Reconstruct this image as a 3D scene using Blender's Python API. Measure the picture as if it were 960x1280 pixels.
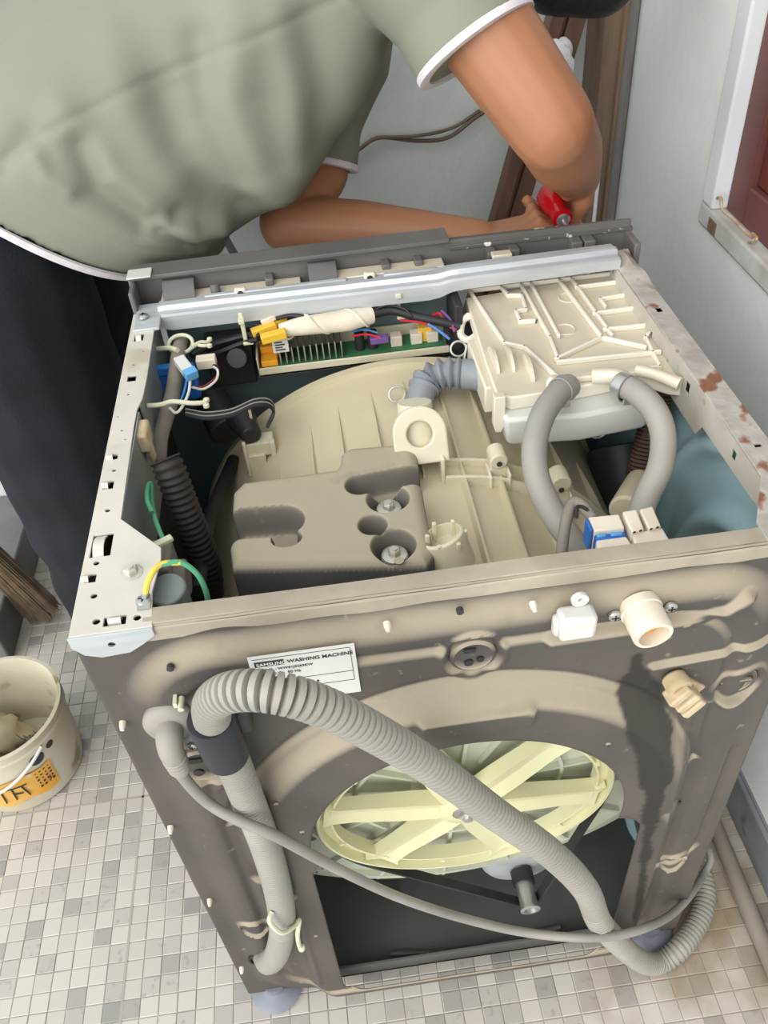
import bpy, bmesh, math, random
import numpy as np
from mathutils import Vector, Matrix, Euler
random.seed(7); rng = np.random.RandomState(3)
for o in list(bpy.data.objects): bpy.data.objects.remove(o)
scene = bpy.context.scene
COL = scene.collection

# ------------------------------------------------------------------ camera, world, light, exposure
CAM = (0.22189, -0.43700, 1.28607); ROT = (0.82709, 0.06809, -0.11816); FPX = 1058.63
cd = bpy.data.cameras.new('camera'); cam = bpy.data.objects.new('camera', cd); COL.objects.link(cam)
cam.location = CAM; cam.rotation_euler = ROT
cd.sensor_fit = 'VERTICAL'; cd.sensor_height = 24; cd.lens = FPX * 24 / 1280; cd.clip_start = 0.02
scene.camera = cam
w = bpy.data.worlds.new('sky'); scene.world = w; w.use_nodes = True
bg = w.node_tree.nodes['Background']; bg.inputs[0].default_value = (0.93, 0.97, 1.0, 1); bg.inputs[1].default_value = 0.96
sd = bpy.data.lights.new('daylight', 'SUN'); sun = bpy.data.objects.new('daylight', sd); COL.objects.link(sun)
sd.energy = 2.5; sd.angle = math.radians(70); sd.color = (1, 0.975, 0.93)
sun.rotation_euler = (math.radians(42), math.radians(-56), 0)
vs = scene.view_settings; vs.view_transform = 'Standard'; vs.look = 'None'; vs.gamma = 1; vs.use_curve_mapping = False
vs.exposure = 0.30

# ------------------------------------------------------------------ photo pixel -> point on a plane that the thing touches
_R = np.array(Euler(ROT, 'XYZ').to_matrix()); _C = np.array(CAM)
def U(u, v, axis, val):
    d = _R @ np.array([(u - 480) / FPX, -(v - 640) / FPX, -1.0]); t = (val - _C[axis]) / d[axis]
    return _C + t * d
def pz(u, v, z): return U(u, v, 2, z)
def py(u, v, y): return U(u, v, 1, y)
def pxy(u, v, z): q = U(u, v, 2, z); return (q[0], q[1])

# ------------------------------------------------------------------ materials
def srgb(c):
    return tuple(((x / 255) / 12.92 if x / 255 <= .04045 else ((x / 255 + .055) / 1.055) ** 2.4) for x in c) + (1,)
MATS = {}
def mat(name, c1, c2=None, scale=8, rough=.6, metal=0, bump=0, bscale=None, dust=None, dust_amt=1.0, dlo=.25, dhi=.7,
        spots=None, spot_scale=40, spot_th=.62, contrast=(.35, .65), spec=.4, sss=0, trans=0, attr=None, attr_col=None, alpha=1, aniso=None, detail=5):
    m = bpy.data.materials.new(name); m.use_nodes = True; nt = m.node_tree; N = nt.nodes; L = nt.links
    b = N['Principled BSDF']; b.inputs['Roughness'].default_value = rough; b.inputs['Metallic'].default_value = metal
    b.inputs['Specular IOR Level'].default_value = spec
    if sss: b.inputs['Subsurface Weight'].default_value = sss; b.inputs['Subsurface Radius'].default_value = (.01, .004, .002)
    if trans: b.inputs['Transmission Weight'].default_value = trans
    tc = N.new('ShaderNodeTexCoord'); src = tc.outputs['Object']
    if aniso:
        mp = N.new('ShaderNodeMapping'); mp.inputs['Scale'].default_value = aniso; L.new(src, mp.inputs[0]); src = mp.outputs[0]
    def noise(sc, lo, hi, det=detail):
        n = N.new('ShaderNodeTexNoise'); n.inputs['Scale'].default_value = sc; n.inputs['Detail'].default_value = det; L.new(src, n.inputs['Vector'])
        r = N.new('ShaderNodeMapRange'); r.inputs[1].default_value = lo; r.inputs[2].default_value = hi; L.new(n.outputs[0], r.inputs[0]); return r.outputs[0]
    def mix(f, a, c):
        x = N.new('ShaderNodeMix'); x.data_type = 'RGBA'
        (L.new(f, x.inputs[0]) if hasattr(f, 'links') else setattr(x.inputs[0], 'default_value', f))
        for s, k in ((a, 6), (c, 7)):
            if hasattr(s, 'links'): L.new(s, x.inputs[k])
            else: x.inputs[k].default_value = s
        return x.outputs[2]
    col = srgb(c1)
    if c2: col = mix(noise(scale, *contrast), srgb(c1), srgb(c2))
    if spots: col = mix(noise(spot_scale, spot_th, spot_th + .06, 3), col, srgb(spots))
    if dust:
        g = N.new('ShaderNodeNewGeometry'); s = N.new('ShaderNodeSeparateXYZ'); L.new(g.outputs['Normal'], s.inputs[0])
        r = N.new('ShaderNodeMapRange'); r.inputs[1].default_value = dlo; r.inputs[2].default_value = dhi; L.new(s.outputs[2], r.inputs[0])
        mu = N.new('ShaderNodeMath'); mu.operation = 'MULTIPLY'; L.new(r.outputs[0], mu.inputs[0])
        n2 = noise(14, .05, .42); m2 = N.new('ShaderNodeMath'); m2.operation = 'MULTIPLY'; m2.inputs[1].default_value = dust_amt; L.new(n2, m2.inputs[0]); L.new(m2.outputs[0], mu.inputs[1])
        col = mix(mu.outputs[0], col, srgb(dust))
    if attr:
        a = N.new('ShaderNodeAttribute'); a.attribute_name = attr; col = mix(a.outputs['Fac'], col, srgb(attr_col))
    if hasattr(col, 'links'): L.new(col, b.inputs['Base Color'])
    else: b.inputs['Base Color'].default_value = col
    if bump:
        n = N.new('ShaderNodeTexNoise'); n.inputs['Scale'].default_value = bscale or scale * 4; n.inputs['Detail'].default_value = 6; L.new(src, n.inputs['Vector'])
        bp = N.new('ShaderNodeBump'); bp.inputs['Strength'].default_value = bump; bp.inputs['Distance'].default_value = .004; L.new(n.outputs[0], bp.inputs['Height']); L.new(bp.outputs[0], b.inputs['Normal'])
    MATS[name] = m; return m
DUST = (172, 160, 139)
mat('panel_grey', (76, 72, 69), (92, 86, 79), 6, .62, 0, .15, 90, dust=(166, 153, 133), dust_amt=.92, dlo=.05, dhi=.45, spots=(124, 115, 103), spot_scale=70, spot_th=.68, attr='stain', attr_col=(44, 41, 39))
mat('dusty_rail', (158, 148, 131), (182, 172, 154), 12, .75, 0, .2, 80, spots=(120, 112, 100), spot_scale=30, spot_th=.66)
mat('flange_left', (198, 192, 181), (213, 208, 198), 7, .42, .15, .04, 60, spots=(188, 178, 160), spot_scale=9, spot_th=.58)
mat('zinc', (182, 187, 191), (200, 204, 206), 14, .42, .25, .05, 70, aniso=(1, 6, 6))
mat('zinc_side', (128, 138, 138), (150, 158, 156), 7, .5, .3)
mat('rusty_flange', (166, 161, 152), (192, 187, 178), 26, .7, .05, .5, 60, spots=(140, 96, 74), spot_scale=26, spot_th=.57)
mat('flange_plain', (184, 178, 166), (202, 197, 187), 18, .62, .1, .2, 60, spots=(150, 138, 118), spot_scale=30, spot_th=.63)
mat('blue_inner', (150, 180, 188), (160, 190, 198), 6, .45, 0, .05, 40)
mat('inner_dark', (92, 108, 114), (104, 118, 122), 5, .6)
mat('base_tray', (84, 85, 83), (98, 98, 94), 7, .5, 0, .1)
mat('tub_cream', (212, 203, 174), (198, 187, 157), 5, .45, 0, .08, 60, sss=.03, dust=(190, 176, 148), dust_amt=.45)
mat('tub_rear', (206, 208, 190), (192, 195, 175), 6, .4, 0, .05)
mat('boss_cream', (222, 216, 192), (208, 200, 172), 9, .42)
mat('weight_grey', (78, 78, 78), (94, 92, 90), 9, .7, 0, .2, 50, dust=(168, 158, 137), dust_amt=1.15, dlo=.1, dhi=.55, spots=(148, 138, 122), spot_scale=26, spot_th=.65)
mat('white_plastic', (238, 232, 215), (224, 216, 196), 9, .42, 0, .04, dust=(198, 187, 164), dust_amt=.8, dlo=.8, dhi=.99)
mat('rib_white', (236, 231, 217), (228, 222, 206), 9, .42)
mat('white_shiny', (212, 212, 207), (202, 202, 196), 6, .28)
mat('hose_grey', (150, 147, 140), (164, 160, 151), 12, .55)
mat('bellows_grey', (132, 138, 146), (146, 150, 155), 12, .5)
mat('drain_grey', (142, 140, 133), (156, 153, 145), 10, .5, dust=(178, 171, 156), dust_amt=.5, dlo=.2, dhi=.8)
mat('drain_groove', (98, 88, 77), (112, 101, 89), 12, .7)
mat('cord_grey', (136, 132, 126), (152, 147, 140), 14, .55)
mat('plug_grey', (148, 143, 134), (160, 155, 145), 20, .55)
mat('black_rubber', (34, 35, 38), (46, 46, 48), 16, .5)
mat('collar_black', (32, 35, 42), (46, 48, 54), 16, .45)
mat('dark_hose', (44, 40, 38), (54, 49, 46), 16, .6)
mat('black_plastic', (40, 40, 42), (52, 52, 53), 16, .45)
mat('control_grey', (92, 91, 89), (108, 106, 103), 8, .5, 0, .05, 60)
mat('control_edge', (84, 83, 82), (98, 96, 94), 8, .55, spots=(222, 220, 214), spot_scale=70, spot_th=.6)
mat('pulley_cream', (224, 221, 182), (214, 210, 168), 6, .38, sss=.02)
mat('steel', (176, 176, 174), (200, 200, 198), 20, .3, .8)
mat('bolt_steel', (188, 184, 172), (206, 202, 192), 20, .35, .6)
mat('pcb_green', (52, 104, 66), (64, 122, 78), 30, .45)
mat('yellow_plug', (232, 186, 50), (240, 200, 80), 20, .45)
mat('orange_part', (226, 150, 32), (236, 166, 50), 20, .4)
mat('blue_plastic', (38, 104, 186), (52, 122, 204), 12, .4)
mat('light_blue', (96, 164, 214), (120, 184, 228), 12, .4)
mat('tape_white', (232, 224, 206), (212, 200, 176), 30, .65, 0, .3, 60)
mat('tie_cream', (216, 216, 190), (206, 204, 176), 20, .45)
mat('wire_red', (196, 36, 48)); mat('wire_blue', (70, 130, 190)); mat('wire_white', (226, 222, 212)); mat('wire_black', (36, 36, 38), rough=.4)
mat('wire_green', (90, 168, 130)); mat('wire_yellow', (222, 200, 80)); mat('wire_purple', (110, 80, 140))
mat('wire_tube', (122, 116, 107), (140, 133, 121), 30, .7, 0, .4, 80)
mat('spring_brown', (112, 88, 80), (88, 66, 60), 30, .4, .4)
mat('label_white', (226, 226, 222), (216, 216, 210), 14, .45)
mat('print_dark', (58, 58, 60)); mat('print_white', (225, 225, 222))
mat('aged_plastic', (206, 188, 156), (178, 156, 122), 40, .6, 0, .1)
mat('valve_white', (232, 222, 206), (216, 204, 184), 30, .45)
mat('valve_inside', (196, 140, 62), (216, 170, 100), 40, .5)
mat('foot_grey', (120, 124, 136), (138, 140, 150), 12, .45)
# room
mat('wall_paint', (227, 231, 229), (232, 235, 233), 3, .7, 0, .35, 28)
mat('wall_rough', (206, 212, 211), (213, 218, 216), 3, .75, 0, .9, 22)
mat('skirting', (136, 142, 146), (112, 114, 114), 9, .5, 0, .1, 30, spots=(92, 88, 84), spot_scale=12, spot_th=.62)
mat('post_wood', (134, 112, 92), (112, 92, 76), 8, .6, 0, .2, 60, aniso=(6, 6, .6))
mat('post_grey', (126, 124, 120), (104, 101, 97), 8, .6, 0, .2, 60, aniso=(6, 6, .6))
mat('plank_wood', (112, 80, 64), (92, 64, 52), 8, .5, 0, .2, 60, aniso=(6, 6, .6))
mat('window_white', (222, 226, 228), (208, 212, 214), 6, .5, 0, .1, 30)
mat('sill_dirty', (196, 198, 194), (150, 142, 130), 10, .6, 0, .2, 30, contrast=(.45, .75))
mat('window_red', (96, 44, 38), (74, 34, 30), 5, .32, 0, .1, 30, aniso=(5, 1, 1))
mat('window_red_frame', (112, 68, 66), (92, 52, 48), 5, .4, 0, .1, 30)
mat('hook_metal', (206, 188, 164), (170, 140, 112), 60, .5, .2)
mat('pipe_grey', (150, 142, 130), (128, 118, 106), 10, .6)
mat('step_grey', (104, 106, 106), (122, 122, 120), 8, .7, 0, .3, 40)
# things
mat('bucket_white', (214, 208, 190), (190, 178, 150), 6, .5, 0, .15, 30, spots=(150, 136, 108), spot_scale=12, spot_th=.58)
mat('bucket_orange', (232, 164, 52), (222, 176, 90), 10, .55, spots=(214, 200, 168), spot_scale=24, spot_th=.6)
mat('bucket_inside', (198, 200, 192), (176, 172, 156), 10, .55, spots=(128, 120, 106), spot_scale=40, spot_th=.6)
mat('rag', (204, 192, 164), (180, 166, 136), 14, .8, 0, .5, 60)
mat('lint', (98, 90, 82), (122, 112, 100), 40, .9, 0, .8, 120)
mat('bristle', (148, 127, 105), (112, 94, 76), 30, .75)
mat('broom_wood', (120, 96, 74), (100, 80, 60), 10, .6)
mat('skin', (168, 118, 86), (158, 108, 78), 9, .5, 0, .06, 300, sss=.08)
mat('shirt', (135, 139, 122), (128, 132, 115), 5, .85, 0, .12, 700)
mat('trim_cloth', (222, 216, 218), (208, 202, 206), 60, .85)
mat('trouser', (22, 24, 32), (28, 30, 38), 6, .85, 0, .2, 300)
mat('hair', (22, 21, 22), (34, 32, 32), 60, .5, 0, .4, 200)
mat('eye', (235, 232, 226)); mat('iris', (40, 26, 18))
mat('red_handle', (190, 14, 26), (214, 22, 36), 20, .12, trans=.25)
mat('cable_brown', (112, 96, 84), (96, 82, 72), 20, .6)

# floor mosaic: colour picked per small square from its own place on the floor
TS = .0262
def floor_mat():
    m = bpy.data.materials.new('mosaic'); m.use_nodes = True; nt = m.node_tree; N = nt.nodes; L = nt.links; b = N['Principled BSDF']
    b.inputs['Roughness'].default_value = .38
    g = N.new('ShaderNodeNewGeometry')
    sc = N.new('ShaderNodeVectorMath'); sc.operation = 'SCALE'; sc.inputs[3].default_value = 1 / TS; L.new(g.outputs['Position'], sc.inputs[0])
    mu = N.new('ShaderNodeVectorMath'); mu.operation = 'MULTIPLY'; mu.inputs[1].default_value = (1, 1, 0); L.new(sc.outputs[0], mu.inputs[0])
    fl = N.new('ShaderNodeVectorMath'); fl.operation = 'FLOOR'; L.new(mu.outputs[0], fl.inputs[0])
    wn = N.new('ShaderNodeTexWhiteNoise'); L.new(fl.outputs[0], wn.inputs['Vector'])
    cr = N.new('ShaderNodeValToRGB'); cr.color_ramp.interpolation = 'CONSTANT'; e = cr.color_ramp.elements
    e[0].position = 0; e[0].color = srgb((204, 198, 188)); e[1].position = .40; e[1].color = srgb((198, 192, 182))
    for p, c in ((.62, (190, 184, 175)), (.76, (182, 177, 169)), (.87, (168, 164, 157)), (.96, (156, 152, 147))):
        k = e.new(p); k.color = srgb(c)
    L.new(wn.outputs[0], cr.inputs[0])
    n = N.new('ShaderNodeTexNoise'); n.inputs['Scale'].default_value = 90; n.inputs['Detail'].default_value = 4; L.new(g.outputs['Position'], n.inputs['Vector'])
    r = N.new('ShaderNodeMapRange'); r.inputs[1].default_value = .58; r.inputs[2].default_value = .68; r.inputs[4].default_value = .55; L.new(n.outputs[0], r.inputs[0])
    c2 = N.new('ShaderNodeMath'); c2.operation = 'GREATER_THAN'; c2.inputs[1].default_value = .62; L.new(wn.outputs[0], c2.inputs[0])
    c3 = N.new('ShaderNodeMath'); c3.operation = 'MULTIPLY'; L.new(r.outputs[0], c3.inputs[0]); L.new(c2.outputs[0], c3.inputs[1])
    mx = N.new('ShaderNodeMix'); mx.data_type = 'RGBA'; L.new(c3.outputs[0], mx.inputs[0]); L.new(cr.outputs[0], mx.inputs[6]); mx.inputs[7].default_value = srgb((150, 146, 142))
    # brown grime around the right rear foot of the machine
    d = N.new('ShaderNodeVectorMath'); d.operation = 'DISTANCE'; d.inputs[1].default_value = (.64, .03, 0); L.new(g.outputs['Position'], d.inputs[0])
    n2 = N.new('ShaderNodeTexNoise'); n2.inputs['Scale'].default_value = 16; n2.inputs['Detail'].default_value = 5; L.new(g.outputs['Position'], n2.inputs['Vector'])
    a = N.new('ShaderNodeMath'); a.operation = 'MULTIPLY_ADD'; a.inputs[1].default_value = .32; L.new(n2.outputs[0], a.inputs[0]); L.new(d.outputs[1], a.inputs[2])
    r2 = N.new('ShaderNodeMapRange'); r2.inputs[1].default_value = .36; r2.inputs[2].default_value = .18; r2.inputs[4].default_value = .85; L.new(a.outputs[0], r2.inputs[0])
    m3 = N.new('ShaderNodeMix'); m3.data_type = 'RGBA'; L.new(r2.outputs[0], m3.inputs[0]); L.new(mx.outputs[2], m3.inputs[6]); m3.inputs[7].default_value = srgb((142, 118, 88))
    L.new(m3.outputs[2], b.inputs['Base Color']); MATS['mosaic'] = m
floor_mat()
mat('grout', (184, 177, 166), (168, 160, 148), 10, .8)

# ------------------------------------------------------------------ mesh helpers
def smooth_path(P, n=8, closed=False):
    P = [np.array(p, float) for p in P]; out = []
    if len(P) < 3: return P
    m = len(P)
    for i in range(m if closed else m - 1):
        p0 = P[(i - 1) % m] if (closed or i > 0) else 2 * P[0] - P[1]; p1 = P[i]; p2 = P[(i + 1) % m]
        p3 = P[(i + 2) % m] if (closed or i + 2 < m) else 2 * P[-1] - P[-2]
        for k in range(n):
            t = k / n
            out.append(.5 * ((2 * p1) + (-p0 + p2) * t + (2 * p0 - 5 * p1 + 4 * p2 - p3) * t * t + (-p0 + 3 * p1 - 3 * p2 + p3) * t ** 3))
    if not closed: out.append(P[-1])
    return out
def resample(P, step):
    P = np.array(P); L = np.r_[0, np.cumsum(np.linalg.norm(np.diff(P, axis=0), axis=1))]
    n = max(2, int(round(L[-1] / step)) + 1); s = np.linspace(0, L[-1], n)
    return np.stack([np.interp(s, L, P[:, k]) for k in range(3)], 1), s
def frames(P):
    P = np.array(P); T = np.gradient(P, axis=0); T /= np.linalg.norm(T, axis=1)[:, None] + 1e-12
    a = np.array([0, 0, 1.]) if abs(T[0][2]) < .9 else np.array([1., 0, 0])
    n = np.cross(T[0], a); n /= np.linalg.norm(n); out = []
    for t in T:
        n = n - t * (n @ t); n /= np.linalg.norm(n) + 1e-12; out.append((n, np.cross(t, n)))
    return out
class MB:
    def __init__(s): s.v = []; s.f = []; s.mi = []; s.cur = 0
    def add(s, vs, fs):
        k = len(s.v); s.v += [tuple(map(float, p)) for p in vs]; s.f += [tuple(i + k for i in f) for f in fs]; s.mi += [s.cur] * len(fs); return s
    def box(s, c, size, R=None):
        x, y, z = [q / 2 for q in size]; P = np.array([[a, b, d] for a in (-x, x) for b in (-y, y) for d in (-z, z)])
        if R is not None: P = P @ np.array(R).T
        return s.add(P + np.array(c), [(0, 1, 3, 2), (4, 6, 7, 5), (0, 4, 5, 1), (2, 3, 7, 6), (0, 2, 6, 4), (1, 5, 7, 3)])
    def bx(s, x0, x1, y0, y1, z0, z1): return s.box(((x0 + x1) / 2, (y0 + y1) / 2, (z0 + z1) / 2), (abs(x1 - x0), abs(y1 - y0), abs(z1 - z0)))
    def rings(s, R, cap=True, closed=False):
        n = len(R[0]); vs = [p for r in R for p in r]; fs = []
        m = len(R)
        for i in range(m if closed else m - 1):
            for j in range(n):
                a, b = i * n + j, i * n + (j + 1) % n; c, d = ((i + 1) % m) * n + (j + 1) % n, ((i + 1) % m) * n + j
                fs.append((a, b, c, d))
        if cap and not closed: fs += [tuple(range(n))[::-1], tuple((m - 1) * n + j for j in range(n))]
        return s.add(vs, fs)
    def tube(s, P, r, n=10, sm=6, cap=True, squash=1):
        P = np.array(smooth_path(P, sm)); F = frames(P); R = []
        rr = [r] * len(P) if np.isscalar(r) else np.interp(np.linspace(0, 1, len(P)), np.linspace(0, 1, len(r)), r)
        for p, (a, b), q in zip(P, F, rr):
            R.append([p + q * (math.cos(t) * a + squash * math.sin(t) * b) for t in np.linspace(0, 2 * math.pi, n, endpoint=False)])
        return s.rings(R, cap)
    def lathe(s, o, ax, prof, n=24, closed=False, cap=True):
        o = np.array(o, float); ax = np.array(ax, float); ax /= np.linalg.norm(ax)
        u = np.cross(ax, [0, 0, 1] if abs(ax[2]) < .9 else [1, 0, 0]); u /= np.linalg.norm(u); v = np.cross(ax, u)
        R = [[o + h * ax + r * (math.cos(t) * u + math.sin(t) * v) for t in np.linspace(0, 2 * math.pi, n, endpoint=False)] for r, h in prof]
        return s.rings(R, cap, closed)
    def cyl(s, p0, p1, r0, r1=None, n=16):
        p0 = np.array(p0, float); p1 = np.array(p1, float); l = np.linalg.norm(p1 - p0)
        return s.lathe(p0, p1 - p0, [(r0, 0), (r0 if r1 is None else r1, l)], n)
    def capsule(s, p0, r0, p1, r1, n=14):
        p0 = np.array(p0, float); p1 = np.array(p1, float); l = np.linalg.norm(p1 - p0) + 1e-6
        pr = [(max(r0 * math.sin(a), 1e-4), -r0 * math.cos(a)) for a in np.linspace(.05, math.pi / 2, 5)]
        pr += [(max(r1 * math.cos(a), 1e-4), l + r1 * math.sin(a)) for a in np.linspace(0, math.pi / 2 - .05, 5)]
        return s.lathe(p0, p1 - p0 if l > 1e-5 else (0, 0, 1), pr, n)
    def prism(s, poly, z0, z1):
        n = len(poly); vs = [(x, y, z0) for x, y in poly] + [(x, y, z1) for x, y in poly]
        return s.add(vs, [tuple(range(n))[::-1], tuple(range(n, 2 * n))] + [(i, (i + 1) % n, n + (i + 1) % n, n + i) for i in range(n)])
    def ridge(s, P, wdt, h):          # a low rib of rectangular section laid along points of one height
        for a, b in zip(P[:-1], P[1:]):
            a = np.array(a, float); b = np.array(b, float); d = b - a; l = np.linalg.norm(d); d /= l
            nn = np.cross(d, [0, 0, 1]); nn /= np.linalg.norm(nn)
            R = np.stack([d, nn, [0, 0, 1]], 1); s.box((a + b) / 2 + np.array([0, 0, h / 2]), (l + wdt, wdt, h), R)
        return s
    def build(s, name, m, parent=None, bevel=0, ang=40, mats=None, base=None):
        me = bpy.data.meshes.new(name); me.from_pydata(s.v, [], s.f)
        bm = bmesh.new(); bm.from_mesh(me); bmesh.ops.recalc_face_normals(bm, faces=bm.faces); bm.to_mesh(me); bm.free()
        return finish(name, me, m, parent, bevel, ang, s.mi if mats else None, mats)
def finish(name, me, m, parent=None, bevel=0, ang=40, mi=None, mats=None):
    for k in ([m] + list(mats or [])): me.materials.append(MATS[k])
    if mi:
        for p, i in zip(me.polygons, mi): p.material_index = i
    for p in me.polygons: p.use_smooth = True
    me.set_sharp_from_angle(angle=math.radians(ang)); me.update()
    o = bpy.data.objects.new(name, me); COL.objects.link(o)
    if bevel:
        b = o.modifiers.new('bevel', 'BEVEL'); b.width = bevel; b.segments = 2; b.limit_method = 'ANGLE'
    if parent: attach(o, parent)
    return o
def base_of(p):
    q = np.zeros(3)
    while p is not None: q += np.array(p.location); p = p.parent
    return q
def attach(o, parent):                 # meshes are written in room coordinates
    o.parent = parent; o.location = Vector(o.location) - Vector(base_of(parent))
def tag(o, label, cat=None, group=None, kind=None):
    if label: o['label'] = label
    if cat: o['category'] = cat
    if group: o['group'] = group
    if kind: o['kind'] = kind
    return o
def thing(name, loc, label, cat, group=None):
    o = bpy.data.objects.new(name, None); COL.objects.link(o); o.location = loc; o.empty_display_size = .05
    return tag(o, label, cat, group)
def copy_part(o, delta, parent=None):
    c = o.copy(); COL.objects.link(c); c.location = Vector(o.location) + Vector(delta)
    if parent: c.parent = parent
    return c
def sheet(name, outer, holes, thick, m, parent, M=None, bevel=0):
    """flat plate with real holes; 2D outline, placed by matrix M"""
    cu = bpy.data.curves.new(name, 'CURVE'); cu.dimensions = '2D'; cu.fill_mode = 'BOTH'; cu.extrude = thick / 2; cu.bevel_depth = bevel; cu.bevel_resolution = 1
    for pts in [outer] + holes:
        sp = cu.splines.new('POLY'); sp.points.add(len(pts) - 1); sp.use_cyclic_u = True
        for k, (a, b) in enumerate(pts): sp.points[k].co = (a, b, 0, 1)
    o = bpy.data.objects.new(name, cu); COL.objects.link(o)
    dg = bpy.context.evaluated_depsgraph_get(); me = bpy.data.meshes.new_from_object(o.evaluated_get(dg))
    bpy.data.objects.remove(o); me.name = name; me.materials.clear()
    if M is not None: me.transform(M)
    return finish(name, me, m, parent, ang=30)
def circ(c, r, n=14): return [(c[0] + r * math.cos(t), c[1] + r * math.sin(t)) for t in np.linspace(0, 2 * math.pi, n, endpoint=False)]
def rect(c, a, b): return [(c[0] - a, c[1] - b), (c[0] + a, c[1] - b), (c[0] + a, c[1] + b), (c[0] - a, c[1] + b)]
def text(name, body, size, M, m, parent, bold=0):
    cu = bpy.data.curves.new(name, 'FONT'); cu.body = body; cu.size = size; cu.offset = bold; cu.extrude = .0001
    o = bpy.data.objects.new(name, cu); COL.objects.link(o); dg = bpy.context.evaluated_depsgraph_get()
    me = bpy.data.meshes.new_from_object(o.evaluated_get(dg)); bpy.data.objects.remove(o); me.materials.clear(); me.transform(M)
    return finish(name, me, m, parent)
def sstep(a, b, x):
    t = np.clip((x - a) / (b - a), 0, 1); return t * t * (3 - 2 * t)
def sd_rr(x, z, cx, cz, hx, hz, r):
    qx = np.abs(x - cx) - hx + r; qz = np.abs(z - cz) - hz + r
    return np.hypot(np.maximum(qx, 0), np.maximum(qz, 0)) + np.minimum(np.maximum(qx, qz), 0) - r
def sd_seg(x, z, a, b):
    ax, az = a; bx_, bz = b; dx, dz = bx_ - ax, bz - az; t = np.clip(((x - ax) * dx + (z - az) * dz) / (dx * dx + dz * dz), 0, 1)
    return np.hypot(x - ax - t * dx, z - az - t * dz)
def sd_poly(x, y, P):
    d = np.full(x.shape, 1e9); ins = np.zeros(x.shape, bool)
    for i in range(len(P)):
        a, b = P[i], P[(i + 1) % len(P)]; d = np.minimum(d, sd_seg(x, y, a, b))
        if a[1] != b[1]:
            c = ((a[1] > y) != (b[1] > y)) & (x < (b[0] - a[0]) * (y - a[1]) / (b[1] - a[1]) + a[0]); ins ^= c
    return np.where(ins, -d, d)
def vnoise(x, y, sc, seed=0):
    r = np.random.RandomState(seed); out = np.zeros_like(x)
    for k in range(6):
        a = r.uniform(0, 6.28); f = sc * r.uniform(.6, 1.8); out += np.sin(f * (x * math.cos(a) + y * math.sin(a)) + r.uniform(0, 6.28))
    return out / 6
def heightfield(x0, x1, y0, y1, step, sdf):
    """grid whose cells inside sdf<0 are kept; border vertices are moved onto the outline"""
    nx = int((x1 - x0) / step) + 1; ny = int((y1 - y0) / step) + 1
    X, Y = np.meshgrid(np.linspace(x0, x1, nx), np.linspace(y0, y1, ny), indexing='ij'); D = sdf(X, Y)
    e = 1e-4
    for _ in range(3):
        gx = (sdf(X + e, Y) - sdf(X - e, Y)) / (2 * e); gy = (sdf(X, Y + e) - sdf(X, Y - e)) / (2 * e); g2 = gx * gx + gy * gy + 1e-9
        near = np.abs(D) < step * .72; X = np.where(near, X - D * gx / g2, X); Y = np.where(near, Y - D * gy / g2, Y); D2 = sdf(X, Y); D = np.where(near, D2 * 1.0, D)
    idx = np.arange(nx * ny).reshape(nx, ny); cells = []
    Dc = sdf((X[:-1, :-1] + X[1:, 1:] + X[1:, :-1] + X[:-1, 1:]) / 4, (Y[:-1, :-1] + Y[1:, 1:] + Y[1:, :-1] + Y[:-1, 1:]) / 4)
    for i, j in zip(*np.where(Dc < 0)): cells.append((idx[i, j], idx[i + 1, j], idx[i + 1, j + 1], idx[i, j + 1]))
    return X.ravel(), Y.ravel(), cells
def clean(me):
    bm = bmesh.new(); bm.from_mesh(me); bmesh.ops.delete(bm, geom=[v for v in bm.verts if not v.link_faces], context='VERTS'); bm.to_mesh(me); bm.free()
def remesh(mb, voxel, iters=6, deform=None):
    me = bpy.data.meshes.new('t'); me.from_pydata(mb.v, [], mb.f)
    bm = bmesh.new(); bm.from_mesh(me); bmesh.ops.recalc_face_normals(bm, faces=bm.faces); bm.to_mesh(me); bm.free()
    o = bpy.data.objects.new('t', me); COL.objects.link(o)
    r = o.modifiers.new('r', 'REMESH'); r.mode = 'VOXEL'; r.voxel_size = voxel
    s = o.modifiers.new('s', 'SMOOTH'); s.factor = .5; s.iterations = iters
    dg = bpy.context.evaluated_depsgraph_get(); out = bpy.data.meshes.new_from_object(o.evaluated_get(dg)); bpy.data.objects.remove(o)
    if deform:
        n = len(out.vertices); co = np.zeros(n * 3); no = np.zeros(n * 3); out.vertices.foreach_get('co', co); out.vertex_normals.foreach_get('vector', no)
        out.vertices.foreach_set('co', deform(co.reshape(-1, 3), no.reshape(-1, 3)).ravel()); out.update()
    return out

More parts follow.
